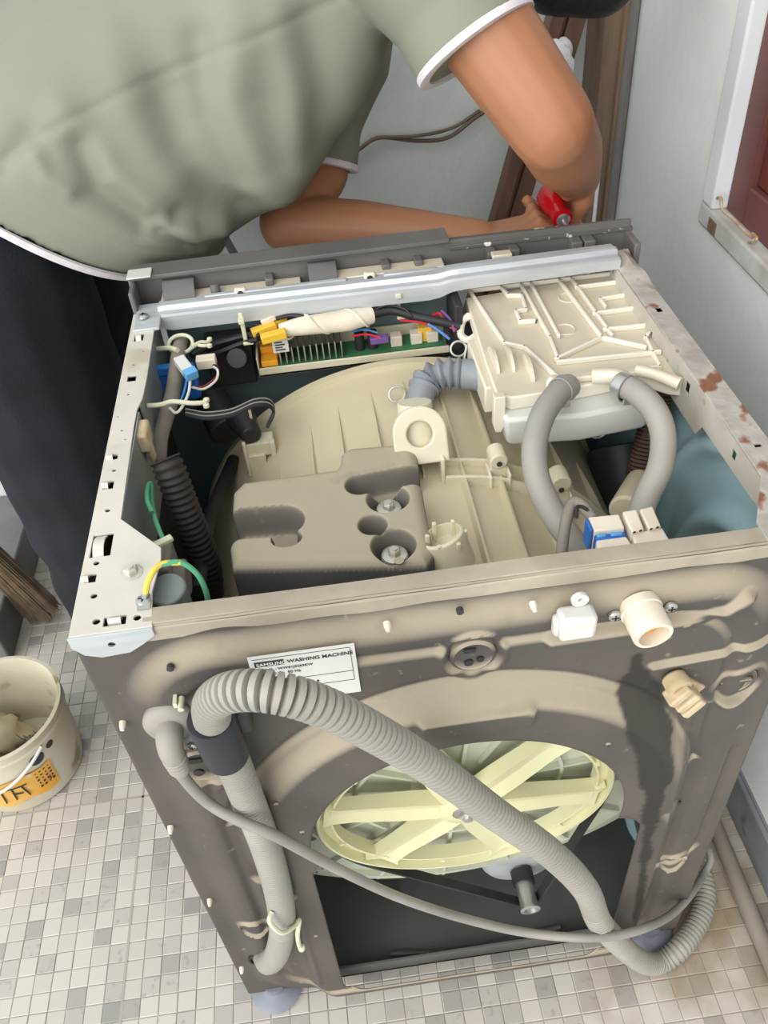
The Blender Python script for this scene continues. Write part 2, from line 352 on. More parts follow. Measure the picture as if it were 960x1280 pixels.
# ================================================================== THE ROOM
WX, WY = .765, 1.08                       # right wall and far wall
fl = tag(MB().bx(-1.6, WX + .1, -1.4, WY + .1, -.03, -.0012).build('floor', 'grout'), 'pale grey mosaic tiled floor', kind='structure')
def project(P):
    q = (np.array(P) - _C) @ _R; return 480 + FPX * q[0] / -q[2], 640 - FPX * q[1] / -q[2], -q[2]
def tile_mb(cx, cy, hs=None):
    h = hs or TS * .484; c = .0009; R = []
    for k, z in ((h, -.003), (h, -.0007), (h - c, 0)): R.append([(cx - k, cy - k, z), (cx + k, cy - k, z), (cx + k, cy + k, z), (cx - k, cy + k, z)])
    return R
tiles = []
for i in range(int(-1.3 / TS), int(WX / TS) + 1):
    for j in range(int(-.75 / TS), int(WY / TS) + 1):
        cx, cy = (i + .5) * TS, (j + .5) * TS
        u, v, d = project((cx, cy, 0))
        foot = (.03 < cx < .57 and .03 < cy < .5)
        bk = math.hypot(cx + .39, cy - .44) < .085
        hidden = False
        if v > 0 and u > 100:            # behind the machine as seen in the photograph
            a = (84, 797); b = (310, 1243); c = (846, 1158); e = (960, 880)
            def side(p, q): return (q[0] - p[0]) * (v - p[1]) - (q[1] - p[1]) * (u - p[0])
            hidden = side(a, b) < -3000 and side(b, c) < -3000 and side(c, e) < -3000 and v > 290
        tiles.append((-(1 / d) if (-10 < u < 970 and 0 < v < 1290 and not foot and not bk and not hidden) else 1, cx, cy))
tiles.sort()
me0 = MB().rings(tile_mb(0, 0), True)
m0 = bpy.data.meshes.new('mosaic_tile'); m0.from_pydata(me0.v, [], me0.f); m0.materials.append(MATS['mosaic'])
def seam(cx, cy): return 0
rest = MB()
for k, (q, cx, cy) in enumerate(tiles):
    if cx > WX: continue
    if k < 300 and q < 0:
        o = bpy.data.objects.new('mosaic_tile', m0); COL.objects.link(o); o.location = (cx, cy, 0); o.parent = fl
        o.location = (cx, cy, random.uniform(-.0003, .0002))
    else: rest.rings(tile_mb(cx, cy), True)
tag(rest.build('mosaic_field', 'mosaic', fl, ang=20), 'field of small pale grey mosaic squares', kind='stuff')

for a_, b_ in ((0, round(pz(100, 1001, 0)[1] / TS) * TS), (1, round(pz(172, 1080, 0)[0] / TS) * TS)):
    m = MB()
    if a_ == 0: m.bx(-1.3, b_ * 0 + WX, b_ - .0018, b_ + .0018, -.003, .0003)
    else: m.bx(b_ - .0018, b_ + .0018, -.75, WY, -.003, .0003)
    m.build('tile_joint', 'grout', fl)
tag(MB().bx(-1.6, WX + .1, WY, WY + .1, 0, 2.4).build('wall_front', 'wall_rough'), 'pale blue-grey plastered wall behind the washing machine', kind='structure')
# right wall with window opening
wy0, wy1, wz0, wz1 = -.35, .66, .752, 1.75
m = MB(); m.bx(WX, WX + .12, -1.4, wy0, 0, 2.4); m.bx(WX, WX + .12, wy1, WY, 0, 2.4); m.bx(WX, WX + .12, wy0, wy1, 0, wz0); m.bx(WX, WX + .12, wy0, wy1, wz1, 2.4)
tag(m.build('wall_right', 'wall_paint'), 'pale blue-grey painted side wall with a window', kind='structure')
sk = tag(MB().bx(WX - .004, WX, -1.4, WY, 0, .085).build('baseboard_right', 'skirting'), 'grey tiled skirting along the side wall', kind='structure')
for k in range(8):
    MB().bx(WX - .012, WX - .003, -1.2 + k * .28, -1.2 + k * .28 + .277, .001, .084).build('skirting_tile', 'skirting', sk, bevel=.002)
wn = bpy.data.objects.new('window_1', None); COL.objects.link(wn); wn.location = (WX, .2, wz0); tag(wn, 'brown-red wooden window with white painted surround in the side wall', kind='structure')
m = MB(); fw = .036
m.bx(WX - .006, WX + .03, wy1 - fw, wy1, wz0 + .03, wz1 - fw); m.bx(WX - .006, WX + .03, wy0, wy0 + fw, wz0 + .03, wz1 - fw); m.bx(WX - .006, WX + .03, wy0, wy1, wz1 - fw, wz1)
m.build('surround', 'window_white', wn, bevel=.004)
MB().bx(WX - .006, WX + .05, wy0, wy1 - fw * 0, wz0, wz0 + .03).build('sill', 'sill_dirty', wn, bevel=.004)
m = MB(); a0, a1, b0, b1 = wy0 + fw, wy1 - fw, wz0 + .03, wz1 - fw
for q in ((a1 - .05, a1, b0, b1), (a0, a0 + .05, b0, b1), (a0 + .05, a1 - .05, b0, b0 + .05), (a0 + .05, a1 - .05, b1 - .05, b1)):
    m.bx(WX + .014, WX + .05, *q)
m.build('sash', 'window_red_frame', wn, bevel=.003)
for k in range(3):
    y = a0 + .05 + k * (a1 - a0 - .1) / 3
    MB().bx(WX + .022, WX + .045, y + .001, y + (a1 - a0 - .1) / 3 - .001, b0 + .05, b1 - .05).build('panel_board', 'window_red', wn, bevel=.003)
MB().bx(WX - .007, WX - .004, .60, .625, wz0 + .004, wz0 + .022).build('hook_plate', 'post_wood', wn, bevel=.001)
hk = MB().tube([U(884, 262, 0, WX - .004), U(893, 250, 0, WX + .004), U(901, 248, 0, WX - .008), U(903, 262, 0, WX - .01), U(918, 275, 0, WX - .01), U(932, 290, 0, WX - .008), U(941, 297, 0, WX - .006)], .0022, 8)
hk.tube([U(941, 292, 0, WX - .008), U(946, 298, 0, WX - .012), U(942, 304, 0, WX - .01), U(936, 303, 0, WX - .006)], .002, 8)
tag(hk.build('window_hook', 'hook_metal'), 'bent wire window hook hanging at the corner of the sill', 'hook')
# corner post
tr = tag(MB().bx(.712, .742, .99, WY, 0, 2.4).build('trim_1', 'post_wood', bevel=.003), 'weathered wooden post in the wall corner', kind='structure')
MB().bx(.742, WX, .985, WY, 0, 2.4).build('moulding', 'post_grey', tr, bevel=.004)
MB().bx(.738, .745, .978, .99, 0, 2.4).build('bead', 'post_wood', tr, bevel=.002)
MB().bx(.722, .729, .984, .991, .50, .70).build('paint_drip', 'window_white', tr, bevel=.003)

# ================================================================== WASHING MACHINE
T, D, W_, ZB = .80, .512, .60, .028
wm = thing('washing_machine', (.3, .25, 0), 'opened dusty grey front-load washing machine with its top lid removed', 'washing machine')

# ---- back panel
OCX, OCZ, OR = .301, .457, .161
def open_sdf(x, z):
    c = np.hypot(x - OCX, z - OCZ) - OR
    r = sd_rr(x, z, .311, .245, .176, .190, .03)
    return np.minimum(c, r)
def q0(u, v, y=-.010): p = py(u, v, y); return (p[0], p[2])
BEADS = [([q0(690, 800), q0(800, 783), q0(905, 765), q0(935, 748)], .009, .006), ([q0(815, 832), q0(890, 818), q0(965, 803)], .006, .005)]
def panel_h(x, z):
    h = .011 * sstep(.0, -.034, sd_rr(x, z, .3, .40, .285, .385, .085))
    h -= .004 * sstep(.010, .0, np.abs(sd_rr(x, z, .3, .40, .238, .338, .06)))
    r = np.hypot(x - OCX, z - OCZ); rr = np.minimum(r - .205, sd_rr(x, z, .311, .24, .198, .22, .06))
    h = h + .016 * sstep(.030, .0, rr)
    h -= .004 * sstep(.008, 0, np.abs(rr - .034)) * (z > .5)
    h += .006 * sstep(.006, .0, sd_rr(x, z, *q0(598, 906, -.03), .048, .010, .004)) * 1.0
    for P, rad, hh in BEADS:
        d = np.min([sd_seg(x, z, a, b) for a, b in zip(P[:-1], P[1:])], axis=0); h = h + hh * sstep(rad, rad * .25, d)
    for cx, cz, rad, dep in ((.308, .722, .024, .004), (.062, .617, .030, .004), (.557, .618, .024, .006)):
        r = np.hypot((x - cx), z - cz); h = h - dep * sstep(rad, rad - .005, r) + .003 * sstep(.005, 0, np.abs(r - rad - .003))
    for cx, cz in ((.048, .258), (.553, .268)):
        r = np.hypot(x - cx, (z - cz)); h = h + .004 * sstep(.004, 0, np.abs(r - .018))
    h -= .005 * sstep(.004, -.006, sd_rr(x, z, .088, .475, .022, .10, .012))
    h -= .004 * sstep(.006, 0, np.abs(sd_rr(x, z, .552, .40, .03, .13, .02))) * (z < .5)
    for P in ([(.512, .60), (.520, .45), (.517, .10)], [(.105, .36), (.103, .10)]):
        d = np.min([sd_seg(x, z, a, b) for a, b in zip(P[:-1], P[1:])], axis=0); h = h + .005 * sstep(.009, .001, d)
    h = h + .0004 * vnoise(x, z, 60, 4)
    return h
def panel_sdf(x, z): return np.maximum(sd_rr(x, z, .3, (T + ZB) / 2, .3, (T - ZB) / 2, .003), -open_sdf(x, z))
X, Z, cells = heightfield(-.004, .604, ZB - .004, T + .004, .0022, panel_sdf)
H = panel_h(X, Z)
bp_me = bpy.data.meshes.new('back_panel'); bp_me.from_pydata([(a, -h, c) for a, h, c in zip(X, H, Z)], [], [tuple(map(int, c)) for c in cells])
st = [q0(797, 822, -.012), q0(795, 850, -.012), q0(800, 870, -.016), q0(812, 915, -.012), q0(815, 960, -.012), q0(806, 1010, -.012), q0(800, 1060, -.012), q0(792, 1120, -.012), q0(785, 1170, -.01)]
sw = [.004, .007, .021, .021, .014, .006, .0045, .004, .003]
dn = np.full(X.shape, 1e9); wob = .006 * vnoise(X, Z, 160, 9) + .003 * vnoise(X, Z, 420, 2)
for k in range(len(st) - 1):
    dn = np.minimum(dn, sd_seg(X, Z, st[k], st[k + 1]) - (sw[k] + sw[k + 1]) / 2)
stain = .92 * sstep(.003, -.002, dn + wob * .6)
at = bp_me.attributes.new('stain', 'FLOAT', 'POINT'); at.data.foreach_set('value', stain.astype(np.float32)); clean(bp_me)
bm = bmesh.new(); bm.from_mesh(bp_me); bmesh.ops.recalc_face_normals(bm, faces=bm.faces)
if sum(f.normal.y for f in bm.faces) > 0: bmesh.ops.reverse_faces(bm, faces=bm.faces)
bm.to_mesh(bp_me); bm.free()
back = finish('back_panel', bp_me, 'panel_grey', wm, ang=60)
so = back.modifiers.new('thick', 'SOLIDIFY'); so.thickness = .0016; so.offset = -1
back['label'] = 'dusty dark grey embossed rear panel with round service opening'
# rail that folds over the top of the back panel
prof = [(.0, .782), (-.001, .796), (.002, .8005), (.006, .8008), (.018, .8), (.0195, .797), (.0195, .775), (.0175, .775), (.0175, .796), (.004, .797), (.0015, .782)]
m = MB(); m.rings([[(x, y, z + .0006 * math.sin(x * 21)) for y, z in prof] for x in np.linspace(.055, .598, 30)]); m.build('rear_rail', 'dusty_rail', wm, ang=30)

# ---- left side panel with pierced top flange
FL = [(192, 416), (184, 470), (178, 499), (171, 513), (167, 535), (151, 650), (201, 686), (201, 700), (190, 740)]
poly = [(0, -.001), (0, D - .02)] + [(.027, D - .02)] + [pxy(u, v, T) for u, v in FL] + [(.0625, -.001)]
hp = lambda u, v: pxy(u, v, T)
holes = []
for (u, v, r) in ((168, 457, .0018), (161, 494, .002), (153, 539, .0018), (157, 550, .0016), (143, 589, .0024), (135, 639, .0028), (121, 705, .003), (118, 746, .0032), (121, 778, .0035), (172, 773, .0035), (148, 522, .0014), (180, 440, .0014)):
    c_ = hp(u, v); holes.append(circ((max(c_[0], r + .0035), c_[1]), r, 10))
for (u, v, a, b) in ((174, 423, .0055, .008), (165, 474, .005, .006), (138, 573, .0045, .004), (132, 608, .005, .006), (125, 683, .009, .014), (107, 725, .0048, .005), (144, 777, .009, .005)):
    c_ = hp(u, v); holes.append(rect((max(c_[0], a + .0035), c_[1]), a, b))
flo = sheet('side_flange', poly, holes, .0016, 'flange_left', wm, Matrix.Translation((0, 0, T)), bevel=.0004)
flo['label'] = 'pale pierced steel flange along the top of the left side'
m = MB()                                     # sheet tongues bent up in the slots
for (u, v, a, b) in ((174, 423, .003, .007), (138, 573, .003, .005), (125, 683, .0045, .013), (107, 725, .003, .004), (144, 777, .005, .003), (132, 608, .003, .004)):
    c = hp(u, v)
    tn = MB(); tn.rings([[(c[0] - a, c[1] + b * s, T - .0005 + .005 * (1 - s * s)), (c[0] + a, c[1] + b * s, T - .0005 + .005 * (1 - s * s)), (c[0] + a, c[1] + b * s, T - .002 + .005 * (1 - s * s)), (c[0] - a, c[1] + b * s, T - .002 + .005 * (1 - s * s))] for s in np.linspace(-1, 1, 7)])
    tn.build('bent_tongue', 'flange_left', flo)
sheet('side_panel', [(0.002, ZB), (D, ZB), (D, T), (0.002, T)], [], .0016, 'panel_grey', wm, Matrix(((0, 0, 1, .001), (1, 0, 0, 0), (0, 1, 0, 0), (0, 0, 0, 1))))
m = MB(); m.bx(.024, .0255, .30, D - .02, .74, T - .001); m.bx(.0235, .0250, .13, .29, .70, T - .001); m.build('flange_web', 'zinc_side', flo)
# bracket folded over the left rear corner
bkpoly = [(-.001, T), (.0625, T), (.0625, T - .008), (.052, T - .016), (.040, T - .0235), (.018, T - .025), (.006, T - .020), (-.001, T - .010)]
sheet('corner_bracket', bkpoly, [circ((.029, T - .012), .0032)], .0016, 'zinc', wm, Matrix(((1, 0, 0, 0), (0, 0, -1, -.0022), (0, 1, 0, 0), (0, 0, 0, 1))), bevel=.0003)
# bolts on the flange
def hexbolt(name, c, r, h, parent, ax=(0, 0, 1), m='bolt_steel', washer=1.5):
    b = MB(); c = np.array(c); ax = np.array(ax, float); ax /= np.linalg.norm(ax)
    b.lathe(c, ax, [(r * washer, 0), (r * washer, h * .2), (r * washer * .8, h * .3)], 20); b.lathe(c + ax * h * .2, ax, [(r, 0), (r, h * .6), (r * .82, h * .8)], 6)
    b.lathe(c + ax * h * .9, ax, [(r * .5, 0), (r * .5, h * .3)], 12); return b.build(name, m, parent, ang=30)
def screw(name, c, r, parent, ax=(0, 0, 1), m='steel'):
    b = MB(); b.lathe(c, ax, [(r, 0), (r * .95, r * .35), (r * .6, r * .6), (r * .15, r * .68)], 16); o = b.build(name, m, parent)
    ax = np.array(ax, float); e = MB(); c2 = np.array(c) + ax * r * .62
    if abs(ax[2]) > .7: e.box(c2, (r * 1.1, r * .25, r * .16)); e.box(c2, (r * .25, r * 1.1, r * .16))
    else: e.box(c2, (r * 1.1, r * .16, r * .25)); e.box(c2, (r * .25, r * .16, r * 1.1))
    e.build('cross_slot', 'black_plastic', o); return o
hexbolt('hex_bolt', (*hp(165, 717), T), .0062, .008, wm)
screw('screw', (*hp(180, 753), T + .001), .0062, wm)
screw('screw', (*hp(181, 402), T + .006), .006, wm)

# ---- right side panel, rusty flange, ribbed blue inner wall
RF = [(.6, -.001), (.6, D - .01), (.577, D - .02), (.577, .46), (.575, .20), (.573, .075), (.545, .022), (.545, -.001)]
fr = sheet('side_flange', RF, [rect((.588, .36), .004, .006), rect((.588, .115), .004, .003)], .0016, 'rusty_flange', wm, Matrix.Translation((0, 0, T)), bevel=.0005)
fr['label'] = 'rust-flecked grey steel flange along the top of the right side'
sheet('flange_web', [(.02, T), (D - .03, T), (D - .03, T - .035), (.30, T - .035), (.29, T - .048), (.20, T - .048), (.19, T - .032), (.08, T - .03), (.02, T - .022)],
      [rect((.235, T - .016), .005, .006), rect((.125, T - .016), .004, .005), rect((.34, T - .018), .004, .006)], .0014, 'flange_plain', fr, Matrix(((0, 0, 1, .5745), (1, 0, 0, 0), (0, 1, 0, 0), (0, 0, 0, 1))))
MB().rings([[(.575, y, T + .0008), (.5995, y, T + .0008), (.5995, y, T + .0008 + .003 + .002 * math.sin(y * 90)), (.590, y, T + .006 + .003 * math.sin(y * 70)), (.577, y, T + .002)] for y in np.linspace(.40, .50, 14)]).build('rusty_lip', 'rusty_flange', fr)
NY, NZ = 110, 120
ys = np.linspace(.005, D, NY); zs = np.linspace(ZB, T - .012, NZ); YY, ZZ = np.meshgrid(ys, zs, indexing='ij')
hh = np.zeros_like(YY)
for r0 in (.10, .155, .21, .265):
    rr = np.hypot((YY - .02) * 1.0, (ZZ - .40) * .82); rr2 = np.maximum(np.abs(YY - .0) * 1.0, 0)
    d = np.abs(sd_rr(YY, ZZ, 0.0, .40, r0, r0 * 1.35 + .03, r0 * .75)); hh += .013 * sstep(.019, .003, d)
V = [(.594 - h, y, z) for y, z, h in zip(YY.ravel(), ZZ.ravel(), hh.ravel())]
F = [(i * NZ + j, (i + 1) * NZ + j, (i + 1) * NZ + j + 1, i * NZ + j + 1) for i in range(NY - 1) for j in range(NZ - 1)]
MB().add(V, F).build('ribbed_side_wall', 'blue_inner', wm, ang=60)
sheet('side_panel', [(0.002, ZB), (D, ZB), (D, T), (0.002, T)], [], .0016, 'panel_grey', wm, Matrix(((0, 0, 1, .599), (1, 0, 0, 0), (0, 1, 0, 0), (0, 0, 0, 1))))
# ---- front inner wall, base tray, feet
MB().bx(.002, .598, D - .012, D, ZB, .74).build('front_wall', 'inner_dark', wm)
m = MB(); m.bx(.003, .597, .003, D - .012, ZB, ZB + .004); m.bx(.003, .597, .003, .006, ZB, ZB + .03); m.bx(.003, .010, .003, D - .012, ZB, ZB + .10); m.bx(.590, .596, .003, D - .012, ZB, ZB + .10)
m.build('base_tray', 'base_tray', wm)
m = MB(); m.tube([(.20, .02, ZB + .010), (.30, .012, ZB + .008), (.44, .02, ZB + .012)], .004, 8); m.build('base_bead', 'base_tray', wm)
fp = MB().lathe((.035, .012, 0), (0, 0, 1), [(.034, 0), (.036, .006), (.030, .012), (.022, .015), (.017, .020), (.017, .034), (.010, .034)], 28).build('foot', 'foot_grey', wm)
for dx, dy in ((.53, 0), (0, .45), (.53, .45)): copy_part(fp, (dx, dy, 0))

# ---- tub
TA = np.array([.302, .056, .430]); TB = np.array([.298, .452, .462]); ax = (TB - TA) / np.linalg.norm(TB - TA); TL = np.linalg.norm(TB - TA)
TR = .262
tub = MB().lathe(TA, ax, [(TR - .02, .012), (TR - .006, .004), (TR, .012), (TR + .002, TL * .5), (TR + .006, TL - .012), (TR + .012, TL - .010), (TR + .012, TL), (TR - .01, TL + .012), (TR - .03, TL + .02), (.17, TL + .03)], 96, cap=False).build('tub', 'tub_cream', wm, ang=35)
tu = np.array([1, 0, 0.]); tv = np.cross(ax, tu); tv = tv if tv[2] > 0 else -tv; tu = tu - ax * (tu @ ax); tu /= np.linalg.norm(tu)
def on_tub(x, t, off=0):                 # point on the top of the tub at sideways x and distance t along its axis
    dx = x - .3; R = TR + .003 + off; return TA + ax * t + tu * dx + tv * math.sqrt(max(R * R - dx * dx, 0))
for x, t0, t1 in ((.192, .02, .34), (.226, .02, .36), (.266, .02, .372), (.344, .015, .372), (.382, .015, .372), (.425, .015, .36), (.15, .02, .30), (.305, .20, .372), (.466, .015, .30), (.50, .02, .28)):
    P = [on_tub(x, t, 0) for t in np.linspace(t0, t1, 6)]; nrm = (P[0] - TA); nrm -= ax * (nrm @ ax); nrm /= np.linalg.norm(nrm); sd_ = np.cross(ax, nrm); hgt = .009 if x > .33 else .006
    rb = MB(); rb.rings([[p - sd_ * .0018 - nrm * .003, p + sd_ * .0018 - nrm * .003, p + sd_ * .0012 + nrm * hgt * e, p - sd_ * .0012 + nrm * hgt * e] for p, e in zip(P, (1, 1, 1, 1, .8, .25))])
    rb.build('tub_rib', 'tub_cream', tub, bevel=0)
# arched double rail across the tub
for off_t in (0, .026):
    xs = np.linspace(.325, .56, 22); rl = MB(); R = []
    for x in xs:
        t = .215 - off_t - .20 * max(0, x - .38) * (1 + 1.2 * max(0, x - .45)); p = on_tub(x, t); n_ = p - TA; n_ -= ax * (n_ @ ax); n_ /= np.linalg.norm(n_)
        R.append([p - ax * .002 - n_ * .004, p + ax * .002 - n_ * .004, p + ax * .002 + n_ * .010, p - ax * .002 + n_ * .010])
    rl.rings(R); rl.build('arched_rail', 'boss_cream', tub)
R = []
for x in np.linspace(.325, .56, 22):
    t = .202 - .20 * max(0, x - .38) * (1 + 1.2 * max(0, x - .45)); p = on_tub(x, t); n_ = p - TA; n_ -= ax * (n_ @ ax); n_ /= np.linalg.norm(n_)
    R.append([p - ax * .013 - n_ * .002, p + ax * .013 - n_ * .002, p + ax * .013 + n_ * .003, p - ax * .013 + n_ * .003])
MB().rings(R).build('water_channel', 'tub_cream', tub)
# clip bosses standing on the rail
for x, t, s_ in ((.383, .205, 1.0), (.446, .185, 1.15)):
    p = on_tub(x, t); o = MB(); o.box(p + np.array([0, 0, .010]), (.018 * s_, .020, .030)); o.cyl(p + np.array([0, -.012, .026 * s_]), p + np.array([0, .010, .026 * s_]), .0095 * s_, n=18); o.box(p + np.array([-.010 * s_, -.008, .002]), (.003, .028, .026)); o.box(p + np.array([.010 * s_, -.008, .002]), (.003, .028, .026))
    b = o.build('clip_boss', 'boss_cream', tub, bevel=.0015)
    MB().cyl(p + np.array([0, -.0135, .024]), p + np.array([0, -.0115, .024]), .003, n=10).build('boss_hole', 'print_dark', b)
# inlet boss with ring plate
ic = py(524, 541, .255)
sheet('inlet_ring', circ((0, 0), .026, 30)[:16] + [(-.026, -.03), (.026, -.03)], [circ((0, -.001), .0155, 22)], .010, 'boss_cream', tub, Matrix.Translation(ic) @ Euler((math.radians(58), 0, 0)).to_matrix().to_4x4(), bevel=.002)
m = MB(); m.cyl(ic + np.array([0, .012, -.03]), ic + np.array([0, .03, .018]), .022, .018, 22); m.box(ic + np.array([.02, -.002, -.035]), (.004, .05, .035)); m.box(ic + np.array([-.018, .0, -.035]), (.004, .05, .035))
m.build('inlet_neck', 'boss_cream', tub, bevel=.001)
# ribbed round plug near the rear
cb = pz(575, 690, .725); m = MB(); m.lathe(cb + np.array([-.006, -.004, -.012]), (-.28, .25, .9), [(.021, 0), (.021, .034), (.018, .036), (.018, .022)], 26)
for a in range(6):
    t = a * math.pi / 3; m.box(cb + np.array([-.012 + .0175 * math.cos(t), .002 + .0175 * math.sin(t), .010]), (.004, .004, .03))
m.build('round_plug', 'boss_cream', tub, bevel=.0008)
# left tub bracket (clip with fin)
p = pz(322, 566, .668); m = MB(); m.box(p + np.array([.004, 0, .012]), (.034, .022, .018)); m.box(p + np.array([-.012, -.012, .002]), (.004, .006, .05)); m.box(p + np.array([.000, .010, .035]), (.003, .005, .05)); m.box(p + np.array([.020, -.010, .008]), (.006, .008, .03)); m.box(p + np.array([0, 0, -.008]), (.02, .03, .03))
m.build('wire_bracket', 'boss_cream', tub, bevel=.001)
p = on_tub(.075, .10); m = MB(); m.box(p + np.array([-.02, 0, -.02]), (.06, .05, .02)); m.box(p + np.array([-.03, .02, .0]), (.02, .015, .07)); m.cyl(p + np.array([-.035, -.03, -.005]), p + np.array([-.035, -.01, -.005]), .018, n=20)
m.build('damper_lug', 'tub_cream', tub, bevel=.002)
# rear wall of the tub with radial ribs
rd = MB().lathe(TA, ax, [(.03, -.022), (.05, -.014), (.10, -.012), (TR + .010, -.012), (TR + .014, .02)], 72).build('rear_wall', 'tub_rear', tub)
for k in range(18):
    a = 2 * math.pi * k / 18 + .1; d = tu * math.cos(a) + tv * math.sin(a); c = TA + d * .155 - ax * .015; n_ = np.cross(ax, d)
    Rm = np.stack([d, n_, ax], 1); MB().box(c, (.20, .004, .008), Rm).build('rear_rib', 'tub_rear', rd)
for r_ in (.115, .18, .245):
    MB().lathe(TA, ax, [(r_ - .002, -.008), (r_ - .002, -.020), (r_ + .002, -.020), (r_ + .002, -.008)], 72, closed=True, cap=False).build('rear_hoop', 'tub_rear', rd)
# ---- pulley
PC = np.array([.305, .018, .437]); PR = .160; pu = -ax
pul = MB(); pul.lathe(PC, pu, [(PR - .016, -.011), (PR, -.011), (PR + .002, -.009), (PR - .002, -.006), (PR - .002, .006), (PR + .002, .009), (PR, .011), (PR - .003, .011), (PR - .0035, .000), (PR - .014, -.003), (PR - .0145, .006), (PR - .017, .006)], 96, closed=True, cap=False)
pul = pul.build('pulley', 'pulley_cream', wm, ang=35); pul['label'] = 'cream plastic six-spoke belt pulley'
for k in range(6):
    a = math.radians(-10 + 60 * k); d = tu * math.cos(a) + tv * math.sin(a); n_ = np.cross(ax, d); sp = MB()
    R = []
    for r_, w_, hh_ in ((.012, .017, .012), (.06, .0185, .011), (.12, .016, .009), (PR - .018, .017, .009), (PR - .008, .024, .009)):
        c = PC + d * r_
        R.append([c - n_ * w_ + ax * .006, c - n_ * w_ * .95 - ax * hh_, c - n_ * w_ * .6 - ax * (hh_ - .002), c - ax * (hh_ - .0045), c + n_ * w_ * .6 - ax * (hh_ - .002), c + n_ * w_ * .95 - ax * hh_, c + n_ * w_ + ax * .006])
    sp.rings(R); sp.build('spoke', 'pulley_cream', pul, ang=25)
    a2 = a + math.radians(30); d2 = tu * math.cos(a2) + tv * math.sin(a2)
    MB().box(PC + d2 * (PR - .013), (.006, .004, .016), np.stack([d2, np.cross(ax, d2), ax], 1)).build('rim_gusset', 'pulley_cream', pul)
hub = MB(); hub.lathe(PC, pu, [(.030, -.008), (.030, .012), (.026, .015), (.016, .015), (.016, .012)], 32); hub.build('hub', 'pulley_cream', pul)
hexbolt('hub_bolt', PC + pu * .012, .009, .010, pul, ax=pu, m='steel', washer=1.6)
# ---- motor and belt
SH = py(657, 1112, .035); SH = np.array([SH[0], .030, SH[2]])
bl = MB(); r2 = .0125; c1 = np.array([PC[0], PC[2]]); c2 = np.array([SH[0], SH[2]]); dv = c2 - c1; Ld = np.linalg.norm(dv); th = math.atan2(dv[1], dv[0]); al = math.acos((PR - r2) / Ld)
pts = [(c1[0] + (PR + .001) * math.cos(t), c1[1] + (PR + .001) * math.sin(t)) for t in np.linspace(th + al, th + 2 * math.pi - al, 60)] + [(c2[0] + r2 * math.cos(t), c2[1] + r2 * math.sin(t)) for t in np.linspace(th - al, th + al, 12)]
cc = np.mean(pts, axis=0); R = []
for i, (a, b) in enumerate(pts):
    q = np.array(pts[(i + 1) % len(pts)]) - np.array(pts[i - 1]); q /= np.linalg.norm(q); nn = np.array([q[1], -q[0]])
    nn = nn if nn @ (np.array([a, b]) - cc) > 0 else -nn
    y = PC[1] + .002 + (0.004 if i >= 60 else 0)
    R.append([(a, y - .006, b), (a, y + .006, b), (a + nn[0] * .003, y + .006, b + nn[1] * .003), (a + nn[0] * .003, y - .006, b + nn[1] * .003)])
bl.rings(R, closed=True); bl.build('drive_belt', 'black_rubber', wm)
mo = MB(); mo.lathe(SH + np.array([0, .045, .004]), (0, 1, 0), [(.02, -.012), (.045, -.008), (.052, 0), (.055, .02), (.055, .12), (.045, .13)], 32); mo.box(SH + np.array([-.015, .06, .045]), (.11, .05, .03))
mo = mo.build('motor', 'zinc', wm, bevel=.003)
MB().cyl(SH + np.array([0, -.018, 0]), SH + np.array([0, .012, 0]), .012, n=24).build('shaft_pulley', 'steel', mo)
MB().cyl(SH + np.array([0, .012, 0]), SH + np.array([0, .03, 0]), .015, n=24).build('shaft_collar', 'black_plastic', mo)
MB().cyl(SH + np.array([0, .03, 0]), SH + np.array([0, .045, 0]), .0105, n=20).build('shaft', 'steel', mo)
MB().lathe(SH + np.array([0, -.022, 0]), (0, -1, 0), [(.0125, -.004), (.0135, 0), (.009, .001), (.009, -.002)], 20).build('shaft_cap', 'steel', mo)
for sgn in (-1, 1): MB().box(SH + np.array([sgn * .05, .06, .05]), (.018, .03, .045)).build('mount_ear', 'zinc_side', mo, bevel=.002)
MB().box(py(517, 1108, .16), (.05, .05, .03)).build('motor_plug', 'valve_white', wm, bevel=.003)
m = MB(); m.tube([py(560, 1100, .15), py(540, 1105, .12), py(505, 1108, .12), py(470, 1105, .13)], .0025, 8); m.build('motor_wire', 'wire_red', wm)
m = MB(); m.tube([py(600, 1105, .14), py(575, 1112, .12), py(530, 1112, .12), py(450, 1100, .14)], .003, 8); m.build('motor_wire', 'wire_black', wm)
m = MB(); m.tube([py(468, 1108, .11), py(480, 1112, .10), py(496, 1118, .10), py(501, 1136, .09), py(498, 1142, .09)], .0028, 8); m.tube([py(501, 1132, .09), py(505, 1142, .09)], .004, 8); m.build('cable_tie', 'tie_cream', wm)

